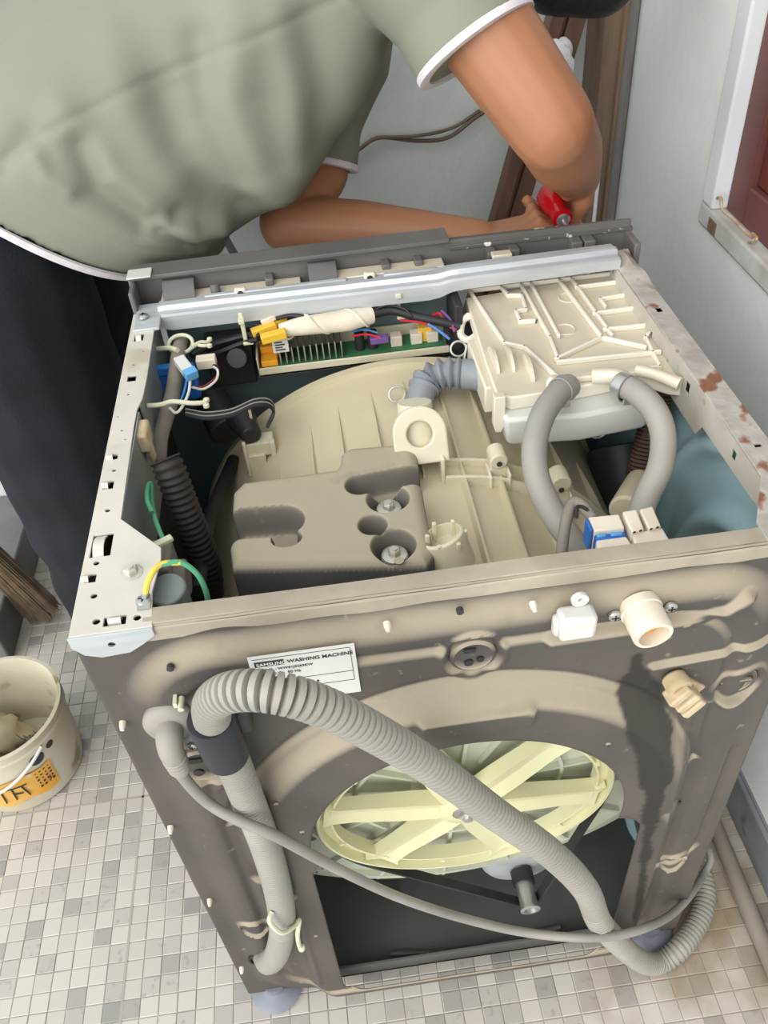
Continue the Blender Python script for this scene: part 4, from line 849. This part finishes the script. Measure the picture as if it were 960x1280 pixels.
cord = [pc + np.array([.002, -.029, -.032]), py(214, 945, -.035), py(232, 975, -.035), py(262, 1005, -.040), py(300, 1026, -.055), py(345, 1045, -.062), py(420, 1085, -.060), py(500, 1122, -.055), py(580, 1148, -.05), py(660, 1166, -.055), py(740, 1172, -.075), py(800, 1162, -.065), py(845, 1138, -.02), pz(878, 1095, .05), pz(884, 1060, .06), (.645, .20, .02), (.66, .38, .012)]
MB().tube(cord, .0052, 12, 10).build('power_cord', 'cord_grey', wm)
# round caps and clips
def cap(c, r, m_='panel_grey'):
    o = MB().lathe((c[0], -.007, c[1]), (0, -1, 0), [(r, -.002), (r, .003), (r - .003, .005), (r - .005, .0035), (r * .3, .0035)], 32).build('blanking_cap', m_, wm); m = MB(); m.bx(c[0] - r * .4, c[0] + r * .1, -.0125, -.010, c[1] + r * .35, c[1] + r * .6); m.cyl((c[0] + r * .3, -.0125, c[1] - r * .2), (c[0] + r * .3, -.010, c[1] - r * .2), r * .16, n=12); m.cyl((c[0] - r * .2, -.0122, c[1] - r * .35), (c[0] - r * .2, -.010, c[1] - r * .35), r * .2, n=12); m.build('cap_mark', 'black_plastic', o); return o
cap((.308, .722), .0195); cap((.062, .617), .024)
m = MB(); m.box(q3 := py(720, 778, -.022), (.030, .018, .026)); m.box(q3 + np.array([-.012, .003, -.004]), (.012, .012, .020)); wc = m.build('wire_cover', 'white_shiny', wm, bevel=.004)
sheet('cover_tab', circ((0, .008), .0065, 16) + [], [circ((0, .009), .0025, 10)], .003, 'white_shiny', wc, Matrix.Translation(q3 + np.array([.003, .006, .012])) @ Euler((math.pi / 2, 0, 0)).to_matrix().to_4x4(), bevel=.0005)
ivc = py(806, 774, -.022)
m = MB(); m.lathe((ivc[0], -.006, ivc[2]), (.08, -1, -.10), [(.017, 0), (.0175, .008), (.0165, .009), (.0165, .030), (.0155, .032), (.0125, .032), (.0125, .014)], 32); m.build('inlet_spout', 'valve_white', wm, ang=30)
mv = MB(); mv.lathe((ivc[0], -.006, ivc[2]), (.08, -1, -.10), [(.0124, .013), (.0124, .020), (.006, .022), (.004, .026)], 24); mv.build('spout_filter', 'valve_inside', wm)
for u, v in ((768, 769), (838, 758)): screw('screw', py(u, v, -.012), .0055, wm, (0, -1, 0))
# broken transit clip
tc_ = py(862, 858, -.02); m = MB()
m.lathe(tc_ + np.array([-.014, .008, .008]), (.2, -1, -.1), [(.011, 0), (.012, .012), (.010, .016), (.006, .016), (.006, .006)], 20)
RM = np.array(Euler((0, .75, .15)).to_matrix())
for k, s_ in enumerate((-.012, .004, .017)): m.box(tc_ + RM @ np.array([s_, -.004, -.008 - .003 * k]), (.009, .016, .024), RM)
m.box(tc_ + RM @ np.array([.004, .008, -.002]), (.044, .010, .012), RM); tcb = m.build('transit_clip', 'aged_plastic', wm, bevel=.002)
m = MB(); c = py(914, 862, -.006); m.lathe((.557, .002, .618), (0, -1, 0), [(.020, 0), (.020, .004), (.016, .004), (.016, .001)], 28); m.box((.557, -.0015, .618), (.03, .004, .004)); m.build('transit_hole_plug', 'panel_grey', wm, bevel=.0008)
# small push pins
def pin(u, v, y=-.010, ln=.008, r=.0024):
    c = py(u, v, y); m = MB(); m.lathe((c[0], y + .003, c[2]), (0, -1, -.15), [(r * 1.3, 0), (r * 1.2, ln * .5), (r * .7, ln), (r * .3, ln)], 10); return m.build('push_pin', 'valve_white', wm)
for a in ((213, 1036), (262, 1127), (302, 1212), (153, 906), (484, 782), (667, 757)): pin(*a, -.012 if a[0] > 300 else -.003)
m = MB(); c = py(227, 872, -.012); m.cyl(c, c + np.array([0, -.012, 0]), .0026, n=10); m.bx(c[0] - .006, c[0] - .003, -.02, -.01, c[2] - .002, c[2] + .004); m.build('push_pin', 'tie_cream', wm)
for (u, v) in ((213, 835), (575, 764), (640, 1215), (848, 1003)):
    c = py(u, v, -.009); MB().lathe((c[0], -.0065, c[2]), (0, -1, 0), [(.003, 0), (.003, .004), (.002, .0042)], 12).build('panel_hole', 'print_dark', wm)
for (u, v) in ((378, 1040), (760, 930), (395, 1170), (345, 1005)): screw('screw', py(u, v, -.027), .003, wm, (0, -1, 0), 'panel_grey')

# ---- drain hose
hp_ = [py(331, 1196, -.004), py(336, 1202, -.020), py(346, 1192, -.034), py(353, 1160, -.038), py(348, 1115, -.036), py(333, 1060, -.034), py(312, 1005, -.034), py(292, 955, -.036), py(277, 920, -.040), py(265, 896, -.046), py(268, 876, -.056), py(294, 864, -.070), py(340, 865, -.080), py(400, 882, -.083), py(470, 917, -.080), py(545, 963, -.072), py(620, 1018, -.066), py(690, 1068, -.062), py(732, 1112, -.060), py(755, 1160, -.058), (.545, -.040, .032), (.60, -.022, .020), (.655, .03, .020), (.67, .10, .020), (.665, .25, .020), (.66, .40, .020)]
P, s = resample(smooth_path(hp_, 12), .0011); F_ = frames(P); R = []
iu = lambda u, v, y: s[np.argmin(np.linalg.norm(P - py(u, v, y), axis=1))]
sA, sB, sC, sD = iu(353, 1160, -.038), iu(318, 1020, -.034), iu(265, 896, -.046), iu(745, 1135, -.060)
mi = []
hose = MB(); nseg = 22
for k, (p, (a, b), q) in enumerate(zip(P, F_, s)):
    big = .0150; amp = 0
    if q < sA: big = .0148
    elif q < sB: amp = .0006
    elif q < sC: amp = .0012
    elif q < sD: amp = .0020
    else: amp = .0010
    per_ = .0011 * (6 if q > sC else 4); st_ = (k % (6 if q > sC else 4)); low_ = st_ in ((0, 1) if q > sC else (0,)); k_ = big - (2 * amp if low_ else 0)
    R.append([p + k_ * (math.cos(t) * a + math.sin(t) * b) for t in np.linspace(0, 2 * math.pi, nseg, endpoint=False)])
    mi.append(1 if (amp >= .0012 and st_ == 0) else 0)
hose.rings(R)
hose.mi = [mi[i // nseg] for i in range((len(R) - 1) * nseg)] + [0, 0]
me = bpy.data.meshes.new('drain_hose'); me.from_pydata(hose.v, [], hose.f)
dh = finish('drain_hose', me, 'drain_grey', wm, 0, 60, hose.mi, ['drain_groove']); dh['label'] = 'grey corrugated drain hose looped over the rear panel'
# collar and strap
cA, cB = py(263, 898, -.044), py(283, 942, -.036); d = cB - cA
MB().lathe(cA - d * .02, d, [(.0180, 0), (.0192, .003), (.0192, np.linalg.norm(d) * 1.03), (.0172, np.linalg.norm(d) * 1.05)], 30).build('hose_collar', 'collar_black', wm)
MB().box(cA + d * .4 + np.array([.022, .016, .006]), (.012, .03, .03)).build('collar_hook', 'black_plastic', wm, bevel=.003)
m = MB(); m.tube([py(340, 1140, -.05), py(337, 1152, -.058), py(352, 1166, -.06), py(368, 1158, -.05), py(374, 1150, -.042), py(372, 1168, -.05), py(374, 1182, -.05), py(378, 1186, -.05)], .0026, 8); m.lathe(py(377, 1185, -.05), (0, 0, 1), [(.001, -.004), (.004, -.002), (.004, .002), (.001, .004)], 10); m.build('hose_strap', 'tie_cream', wm)
MB().lathe(np.array([*py(329, 1196, -.002)]), (0, -1, 0), [(.019, 0), (.019, .003), (.0165, .003), (.0165, 0)], 24, closed=True, cap=False).build('hose_grommet', 'black_rubber', wm)

# ================================================================== OTHER THINGS
# bucket
bcx, bcy, bh = -.392, .438, .165
bk = thing('paint_bucket', (bcx, bcy, 0), 'dirty white paint bucket with torn orange label standing on the floor', 'bucket')
m = MB(); m.lathe((bcx, bcy, 0), (0, 0, 1), [(.088, .001), (.094, .004), (.098, .05), (.102, bh - .030), (.106, bh - .028), (.106, bh - .020), (.103, bh - .018), (.1035, bh - .004), (.107, bh - .003), (.107, bh), (.101, bh + .001), (.0995, bh - .006), (.096, .05), (.090, .006), (.02, .004)], 64, cap=False); m.build('bucket_shell', 'bucket_white', bk, ang=30)
m = MB(); R = []
th0, th1 = math.radians(-150), math.radians(-40)
for z, rr in ((.034, .0990), (.100, .1026)): R.append([(bcx + rr * math.cos(t), bcy + rr * math.sin(t), z + .010 * math.sin(t * 9) * (.4 if z < .1 else .25)) for t in np.linspace(th0, th1, 30)])
vs_ = R[0] + R[1]; m.add(vs_, [(i, i + 1, 31 + i, 30 + i) for i in range(29)]); m.build('paper_label', 'bucket_orange', bk)
m = MB()
for (t0, t1, z0, z1) in ((-98, -66, .082, .080), (-90, -89, .046, .082), (-80, -79.5, .050, .080), (-80, -72, .066, .062), (-71, -68, .080, .050)):
    a = math.radians(t0); b = math.radians(t1); m.tube([(bcx + .1022 * math.cos(t), bcy + .1022 * math.sin(t), z) for t, z in zip(np.linspace(a, b, 6), np.linspace(z0, z1, 6))], .0013, 6, 2)
m.build('label_strokes', 'print_dark', bk)
m = MB()
for t, z, h_, w_ in ((-48, .118, .034, .024), (-32, .124, .014, .014)):
    a = math.radians(t); m.lathe((bcx + .1005 * math.cos(a), bcy + .1005 * math.sin(a), z), (math.cos(a), math.sin(a), 0), [(w_ * .55, 0), (w_ * .5, .0016), (.002, .002)], 18)
m.build('dark_emblem', 'print_dark', bk)
hd = MB(); hd.tube([(bcx + .108 * math.cos(t), bcy + .108 * math.sin(t), bh - .022 - .075 * math.sin(k)) for t, k in zip(np.linspace(math.radians(-40), math.radians(-220), 17), np.linspace(0, math.pi, 17))], .0028, 8, 3); hd.build('bail_handle', 'white_shiny', bk)
m = MB()
for j in range(5):
    for i in range(4):
        a = math.radians(-56 + i * 4.2); rr = .1012; m.box((bcx + rr * math.cos(a), bcy + rr * math.sin(a), .09 - j * .009), (.004 if (i + j) % 3 else .002, .003, .0022), np.array(Euler((0, 0, a + math.pi / 2)).to_matrix()))
m.build('small_print', 'print_dark', bk)
# contents
def lump(name, c, r, m_, seed, flat=.5, n=20, amp=.25):
    rs = np.random.RandomState(seed); V = []; Fs = []
    ph = rs.uniform(0, 6.28, (8, 3)); fq = rs.uniform(1, 5, (8, 3))
    for i in range(n + 1):
        for j in range(n):
            a = math.pi * i / n; b = 2 * math.pi * j / n; d = np.array([math.sin(a) * math.cos(b), math.sin(a) * math.sin(b), math.cos(a)])
            k = 1 + amp * sum(math.sin(f @ d * 1.5 + p.sum()) for f, p in zip(fq, ph)) / 4; q = d * k * np.array(r); q[2] *= 1; V.append(np.array(c) + q)
    for i in range(n):
        for j in range(n): Fs.append((i * n + j, i * n + (j + 1) % n, (i + 1) * n + (j + 1) % n, (i + 1) * n + j))
    return MB().add(V, Fs).build(name, m_, ang=60)
rg = lump('rag', (bcx - .032, bcy + .020, .062), (.042, .044, .045), 'rag', 3, amp=.35); tag(rg, 'crumpled tan rag lying in the paint bucket', 'rag')
ln = lump('lint_clump', (bcx + .042, bcy - .030, .048), (.030, .034, .034), 'lint', 8, amp=.6); tag(ln, 'dark grey clump of lint in the paint bucket beside the rag', 'lint')
lt = MB(); c0 = np.array([bcx + .042, bcy - .030, .066])
for k in range(60):
    a = rng.normal(size=3); a[2] = abs(a[2]); a /= np.linalg.norm(a); p = c0 + a * np.array([.03, .032, .025]); q = p + rng.normal(size=3) * .010; lt.tube([p, (p + q) / 2 + rng.normal(size=3) * .004, q], .0009, 4, 2)
lt.build('lint_threads', 'lint', None); o_ = bpy.data.objects['lint_threads']; attach(o_, ln); tag(o_, 'fuzzy threads', kind='stuff')
# step
tag(MB().bx(-1.3, -.468, .672, WY - .002, 0.0, .095).build('concrete_step', 'step_grey', bevel=.004), 'low grey concrete step beside the broom', 'step')
# broom
br_ = thing('broom', (-.455, .80, 0), 'straw broom with worn brown bristles leaning beside the trousers', 'broom')
tip = pz(62, 772, .004); top = np.array([-.555, .80, .44]); bd = (top - tip) / np.linalg.norm(top - tip); sdv = np.cross(bd, [0, 1, 0]); sdv /= np.linalg.norm(sdv); fdv = np.cross(bd, sdv)
m = MB()
for k in range(420):
    a = rng.uniform(-1, 1); b = rng.uniform(-1, 1); l0 = rng.uniform(0, .03)
    p0 = tip + bd * (l0 + abs(a) * .01) + sdv * a * .034 + fdv * b * .014; p1 = tip + bd * .20 + sdv * a * .022 + fdv * b * .014; p2 = tip + bd * .34 + sdv * a * .012 + fdv * b * .009
    p0[2] = max(p0[2], .002); m.tube([p0, p1 + rng.normal(size=3) * .002, p2], .0011, 4, 2)
tag(m.build('bristles', 'bristle', br_), 'worn brown bristles', kind='stuff')
m = MB(); m.cyl(tip + bd * .30, tip + bd * .36, .016, .013, 16); m.build('binding', 'broom_wood', br_); m = MB(); m.cyl(tip + bd * .34, tip + bd * 1.15, .011, n=12); m.build('broom_handle', 'broom_wood', br_)
# leaning timber plank
pl = thing('timber_plank', (.50, .99, 0), 'narrow brown timber frame leaning against the far wall', 'plank')
p0 = py(630, 290, 1.02); p1 = py(716, 0, 1.02); d = (p1 - p0) / np.linalg.norm(p1 - p0); lo = p0 - d * (p0[2] / d[2]); hi = p1 + d * .5; sdv = np.cross(d, [0, 1, 0]); sdv /= np.linalg.norm(sdv); fdv = np.cross(d, sdv)
for nm, off, wd, dpz in (('stile', -.014, .028, .03), ('groove_strip', .0035, .006, .02), ('stile', .018, .022, .034)):
    q = (lo + hi) / 2 + sdv * off; MB().box(q + d * .0 + np.array([0, 0, .008]), (np.linalg.norm(hi - lo), wd, dpz), np.stack([d, sdv, fdv], 1)).build(nm, 'plank_wood', pl, bevel=.002)
# pale cloth hanging on the plank
rc = lump('cloth_wad', py(696, 80, 1.0), (.026, .020, .036), 'trim_cloth', 21, amp=.3)
tag(rc, 'pale cloth wad tied on the leaning timber frame', 'cloth')
# thin stick
m = MB(); a = py(297, 325, .95); b = py(276, 288, .95); d = (a - b) / np.linalg.norm(a - b); e = a + d * (a[2] / -d[2]); f = b - d * .25; m.cyl(e, f, .007, n=12); tag(m.build('grey_stick', 'post_grey'), 'thin grey stick leaning behind the control panel', 'stick')
# cable on the far wall
m = MB(); m.tube([py(400, 224, WY - .006), py(422, 210, WY - .006), py(450, 186, WY - .008), py(475, 172, WY - .008), py(520, 176, WY - .006), py(560, 172, WY - .006), py(596, 146, WY - .008), py(640, 120, WY - .006)], .0035, 8); m.tube([py(470, 172, WY - .006), py(520, 170, WY - .01), py(565, 160, WY - .006), py(600, 138, WY - .006)], .003, 8)
tag(m.build('wall_cable', 'cable_brown'), 'thin brown cable strung across the far wall', 'cable')
# pipe on the floor by the skirting
m = MB(); a = pz(950, 1170, .012); b = pz(905, 1060, .012); d = (a - b) / np.linalg.norm(a - b); m.cyl(a + d * .5, b - d * .4, .012, n=16); tag(m.build('floor_pipe', 'pipe_grey'), 'dusty grey pipe lying on the floor along the skirting', 'pipe')
# screwdriver
sdp = thing('screwdriver', tuple(py(700, 265, .63)), 'screwdriver with a red translucent handle held at the control panel', 'screwdriver')
tipS = py(714, 291, .562); hb = py(682, 240, .665); ds = (tipS - hb) / np.linalg.norm(tipS - hb); Ls = np.linalg.norm(tipS - hb)
m = MB(); R = []
for h_, r_ in ((0, .004), (.002, .012), (.010, .0165), (.030, .0175), (.050, .0155), (.060, .013), (.066, .015), (.072, .014), (.073, .006)):
    u_ = np.cross(ds, [0, 0, 1]); u_ /= np.linalg.norm(u_); v_ = np.cross(ds, u_); R.append([hb + ds * h_ + (r_ * (1 - .08 * (k % 2))) * (math.cos(2 * math.pi * k / 12) * u_ + math.sin(2 * math.pi * k / 12) * v_) for k in range(12)])
m.rings(R); m.build('handle', 'red_handle', sdp, ang=50)
MB().cyl(hb + ds * .072, tipS, .0033, n=12).build('blade', 'steel', sdp); MB().lathe(hb + ds * .070, ds, [(.009, 0), (.009, .004), (.005, .006)], 18).build('ferrule', 'steel', sdp)

# ================================================================== PERSON
per = thing('person', (-.2, .74, 0), 'person in a sage green polo shirt bending over the washing machine with a screwdriver', 'person')
SHn = np.array([.36, .590, 1.145]); ELn = py(690, 158, .470); WRn = py(722, 222, .640)
SHf = np.array([.292, .87, .985]); ELf = py(360, 280, .735); WRf = py(600, 299, .640)
pel = np.array([-.225, .74, .86]); che = np.array([.26, .74, 1.055]); nek = np.array([.42, .745, 1.13]); hea = np.array([.572, .745, 1.108])
b = MB(); c = b.capsule
c(pel + [0, -.08, 0], .12, pel + [0, .08, 0], .12); c(pel, .125, che, .092); c(che + [-.01, -.07, 0.02], .078, che + [-.01, .07, 0.02], .078); c(che, .085, nek + np.array([0, 0, .01]), .048); c(nek + np.array([0, 0, .01]), .05, hea - np.array([.03, 0, .02]), .055)
c(che + [.01, -.06, .06], .055, SHn, .052); c(che + [.01, .07, .02], .050, SHf, .044)
c(SHn, .058, ELn, .045); c(ELn, .044, ELn * .55 + WRn * .45, .044); c(ELn * .55 + WRn * .45, .044, WRn, .030)
c(SHf, .044, py(398, 215, .80), .043); c(py(398, 215, .80), .044, ELf, .041); c(ELf, .041, ELf * .6 + WRf * .4, .040); c(ELf * .6 + WRf * .4, .040, WRf, .026)
for sy in (-1, 1):
    hip = pel + [0, sy * .09, -.02]; kn = np.array([-.185, .745 + sy * .10, .47]); an = np.array([-.20, .755 + sy * .10, .09])
    c(hip, .095, kn, .06); c(kn, .058, (kn + an) / 2 + [-.015, 0, .06], .056); c((kn + an) / 2 + [-.015, 0, .06], .055, an, .036); c(an, .034, an + [-.02, 0, -.055], .032); c(an + [0, 0, -.045], .034, an + [.12, 0, -.066], .022)
# head
c(hea, .085, hea + [.045, 0, -.025], .072); c(hea + [.06, 0, -.03], .05, hea + [.065, 0, -.07], .030)
fd = np.array([.85, 0, -.527]); c(hea + fd * .09, .012, hea + fd * .112 + [-.02, 0, -.01], .014)
for sy in (-1, 1): c(hea + [-.01, sy * .082, -.02], .012, hea + [-.02, sy * .088, .02], .016)
# far hand: palm resting along the panel edge, fingers forward
def hand_far():
    w_ = WRf; e_ = py(684, 288, .612); d_ = (e_ - w_); l_ = np.linalg.norm(d_); d_ /= l_; s_ = np.array([0, 1, 0.]) - d_ * d_[1]; s_ /= np.linalg.norm(s_)
    for k in range(4):
        o_ = s_ * (.027 - .018 * k); k0 = w_ + d_ * .015 + o_ * .6; k1 = w_ + d_ * .080 + o_ + [0, 0, .004]; c(k0, .014, k1, .0105)
        f1 = k1 + d_ * (.034 - .003 * abs(k - 1)) + [0, 0, -.004]; f2 = f1 + d_ * .022 + [0, -.004, -.014]; c(k1, .0098, f1, .0088); c(f1, .0088, f2, .0075)
    t0 = w_ + d_ * .025 - s_ * .02; t1 = t0 + d_ * .035 - s_ * .018 + [0, 0, -.006]; t2 = t1 + d_ * .028 + [0, 0, -.004]; c(t0, .014, t1, .0115); c(t1, .011, t2, .009)
hand_far()
# near hand: fingers closed around the screwdriver handle
ux = np.cross([0, 0, 1], -ds); ux = ux / np.linalg.norm(ux); ux = ux if ux[0] > 0 else -ux; uz = np.cross(ds, ux); uz = uz if uz[2] > 0 else -uz
def hp3(t, ang, r): return hb + ds * t + r * (math.cos(ang) * ux + math.sin(ang) * uz)
pal = hp3(.02, .15, .036)
c(WRn, .030, pal + [0, .0, .004], .024)
for k in range(4):
    t = -.004 + .0185 * k; kn0 = hp3(t, .25, .036); c(WRn + (pal - WRn) * .45, .022, kn0, .0125)
    a = [hp3(t, x, .0265) for x in (-.35, -1.15, -2.0, -2.75)]; c(kn0, .012, a[0], .0105); c(a[0], .0105, a[1], .010); c(a[1], .010, a[2], .0092); c(a[2], .0092, a[3], .008)
t0 = pal + np.array([-.004, 0, .014]); t1 = hp3(.035, .95, .032); t2 = hp3(.058, 1.25, .027); c(t0, .016, t1, .0125); c(t1, .012, t2, .0095)
me = remesh(b, .0042, 5); bo = finish('body', me, 'skin', per, ang=80); bo['label'] = 'bare brown forearms and hands'
for sy in (-1, 1):
    e_ = hea + fd * .082 + np.array([.012, sy * .032, .020]); o_ = MB().lathe(e_, fd, [(.001, -.011), (.009, -.006), (.011, 0), (.009, .006), (.001, .011)], 12).build('eye', 'eye', bo); MB().lathe(e_ + fd * .0095, fd, [(.005, -.002), (.004, .001), (.001, .002)], 10).build('iris', 'iris', o_)
m = MB(); m.tube([hea + fd * .098 + [-.045, -.022, -.030], hea + fd * .106 + [-.047, 0, -.032], hea + fd * .098 + [-.045, .022, -.030]], .004, 8); m.build('lips', 'skin', bo)
h = MB(); c = h.capsule; c(hea + [-.012, 0, .012], .094, hea + [.034, 0, -.006], .088); c(hea + [.07, -.03, .0], .045, hea + [.085, .03, -.005], .045); c(hea + [.05, -.055, -.03], .040, hea + [.01, -.06, -.01], .045); c(hea + [-.02, -.045, -.045], .045, hea + [.03, -.045, -.052], .045); c(hea + [-.03, .03, -.04], .05, hea + [-.02, -.02, -.045], .05)
for k in range(26):
    a = rng.uniform(-1.2, 1.2); p = hea + np.array([.05 + .05 * math.cos(a), .075 * math.sin(a), -.005]); c(p, .018, p + np.array([.025 * math.cos(a), .02 * math.sin(a), -.030 + rng.uniform(-.01, .01)]), .007)
finish('hair', remesh(h, .005, 4), 'hair', per, ang=80)

# trousers
t = MB(); c = t.capsule
c(pel + [0, -.085, 0], .138, pel + [0, .085, 0], .138); c(pel + [-.03, 0, .02], .15, pel + [.05, 0, .05], .14)
for sy in (-1, 1):
    hip = pel + [.02, sy * .09, -.02]; kn = np.array([-.195, .750 + sy * .105, .45]); an = np.array([-.205, .755 + sy * .105, .095])
    c(hip, .132, kn, .108); c(kn, .108, an, .096)
def tr_def(co, no):
    f = .0025 * np.sin(co[:, 2] * 34 + co[:, 0] * 20) + .002 * np.sin(co[:, 2] * 60 + co[:, 1] * 40); co = co + no * f[:, None]; co[:, 2] = np.maximum(co[:, 2], .012); return co
finish('trousers', remesh(t, .008, 6, tr_def), 'trouser', per, ang=80)['label'] = 'dark navy trousers'

# shirt: lofted torso plus sleeves, grown into one cloth surface
A0 = np.array([-.27, .87]); dd = np.array([.938, .348]); nn = np.array([-.348, .938])
SECS = [(.06, -.195, .145, .198, .20), (.13, -.205, .150, .200, .22), (.19, -.212, .150, .196, .25), (.26, -.216, .150, .190, .25), (.32, -.200, .150, .184, .22), (.38, -.196, .150, .182, .2), (.44, -.196, .150, .184, .16), (.50, -.168, .150, .186, .12), (.56, -.138, .142, .184, .06), (.61, -.095, .130, .176, .02), (.66, -.045, .110, .135, 0), (.70, -.010, .095, .085, 0)]
SS = [q[0] for q in SECS]
def sec(s):
    return [np.interp(s, SS, [q[k] for q in SECS]) for k in (1, 2, 3, 4)]
hem_s = lambda off: .128 + .58 * np.clip(-off, 0, .16)
sh = MB(); R = []
for s_ in np.linspace(.0, .70, 60):
    lo_, hi_, wy, _ = sec(max(s_, .06)); R_ = []
    for t_ in np.linspace(0, 2 * math.pi, 72, endpoint=False):
        cs, sn = math.cos(t_), math.sin(t_); e_ = .85
        off = (lo_ + hi_) / 2 + (hi_ - lo_) / 2 * math.copysign(abs(sn) ** e_, sn); y_ = .742 + wy * math.copysign(abs(cs) ** e_, cs)
        s2 = s_
        if s_ < .34: s2 = hem_s(off) + (s_ / .34) * (.34 - hem_s(off))
        q = A0 + dd * s2 + nn * off; R_.append((q[0], y_, q[1]))
    R.append(R_)
sh.rings(R)
def sleeve(mb, S, E, r0, r1, ln, sq=1.0):
    S = np.array(S); E = np.array(E); d = (E - S) / np.linalg.norm(E - S)
    mb.lathe(S - d * .03, d, [(r0 * .6, -.03), (r0, 0), (r0 * 1.02, ln * .35), (r1 * .98, ln * .75), (r1, ln)], 40); return S - d * .03 + d * ln, d, r1
e1, d1, r1_ = sleeve(sh, SHn + np.array([-.004, .004, .0]), np.array([.452, .490, .975]), .085, .068, .168)
e2, d2, r2_ = sleeve(sh, SHf, py(402, 206, .80), .075, .052, .03 + np.linalg.norm(py(402, 206, .80) - SHf))
c = sh.capsule; c(che + [.06, -.09, .06], .085, SHn + [-.02, .02, -.01], .088); c(che + [.05, .09, .02], .08, SHf + [-.03, -.01, 0], .082)
FOLD = [([(300, 20), (290, 110), (320, 200), (345, 235)], .030, .016), ([(205, 105), (225, 170), (270, 235), (300, 260)], .024, -.014), ([(110, 165), (130, 215), (185, 260), (215, 255)], .016, -.016), ([(90, 130), (150, 200), (205, 245)], .02, .010),
        ([(380, 20), (400, 100), (400, 180)], .03, -.012), ([(350, 10), (370, 110), (372, 200)], .022, .012), ([(210, 262), (245, 285), (275, 285)], .016, .016), ([(205, 275), (235, 300), (250, 305)], .010, -.010), ([(10, 190), (25, 170), (45, 150)], .012, -.006), ([(250, 40), (262, 130), (300, 205)], .018, -.010), ([(150, 60), (170, 130), (220, 200)], .03, .010), ([(55, 175), (70, 200), (95, 215)], .010, .006)]
FP = [([(lambda q: (q[0], q[2]))(py(u, v, .60)) for u, v in P], w_, a) for P, w_, a in FOLD]
SEAM = [(lambda q: (q[0], q[2]))(py(u, v, .57)) for u, v in ((430, -6), (200, 92), (60, 160), (10, 188))]
SEAM2 = [(lambda q: (q[0], q[2]))(py(u, v, .585)) for u, v in ((0, 190), (60, 225), (120, 265), (180, 300), (235, 320))]
def sh_def(co, no):
    f = np.zeros(len(co)); front = sstep(.76, .66, co[:, 1])
    for P, w_, a in FP:
        d = np.min([sd_seg(co[:, 0], co[:, 2], p, q) for p, q in zip(P[:-1], P[1:])], axis=0); f += a * np.exp(-(d / w_) ** 2) * front
    for S_ in (SEAM, SEAM2):
        d = np.min([sd_seg(co[:, 0], co[:, 2], p, q) for p, q in zip(S_[:-1], S_[1:])], axis=0); f -= .0022 * np.exp(-(d / .004) ** 2) * front
    f += .0035 * vnoise(co[:, 0] + co[:, 1], co[:, 2], 30, 5); return co + no * f[:, None]
shirt = finish('shirt', remesh(sh, .0045, 8, sh_def), 'shirt', per, ang=80); shirt['label'] = 'sage green polo shirt with pale trim'
# trims
R = []
for k, ds_ in ((1.01, -.006), (1.034, -.006), (1.034, .004), (1.01, .004)):
    R_ = []
    for t_ in np.linspace(0, 2 * math.pi, 96, endpoint=False):
        cs, sn = math.cos(t_), math.sin(t_); lo_, hi_, wy, _ = sec(.06); off = (lo_ + hi_) / 2 + (hi_ - lo_) / 2 * math.copysign(abs(sn) ** .85, sn) ; hs = hem_s(off); lo2, hi2, wy2, _ = sec(max(.06, 0)); 
        offk = (lo_ + hi_) / 2 + k * (hi_ - lo_) / 2 * math.copysign(abs(sn) ** .85, sn); q = A0 + dd * (hs + ds_) + nn * offk; R_.append((q[0], .742 + k * wy * math.copysign(abs(cs) ** .85, cs), q[1]))
    R.append(R_)
MB().rings(R, closed=True).build('hem_trim', 'trim_cloth', shirt)
for e_, d_, r_ in ((e1, d1, r1_), (e2, d2, r2_)):
    MB().lathe(e_ - d_ * .006, d_, [(r_ - .010, 0), (r_ + .0005, 0), (r_ + .0015, .002), (r_ + .0015, .008), (r_ - .001, .009), (r_ - .010, .009)], 48, closed=True, cap=False).build('cuff_trim', 'trim_cloth', shirt)
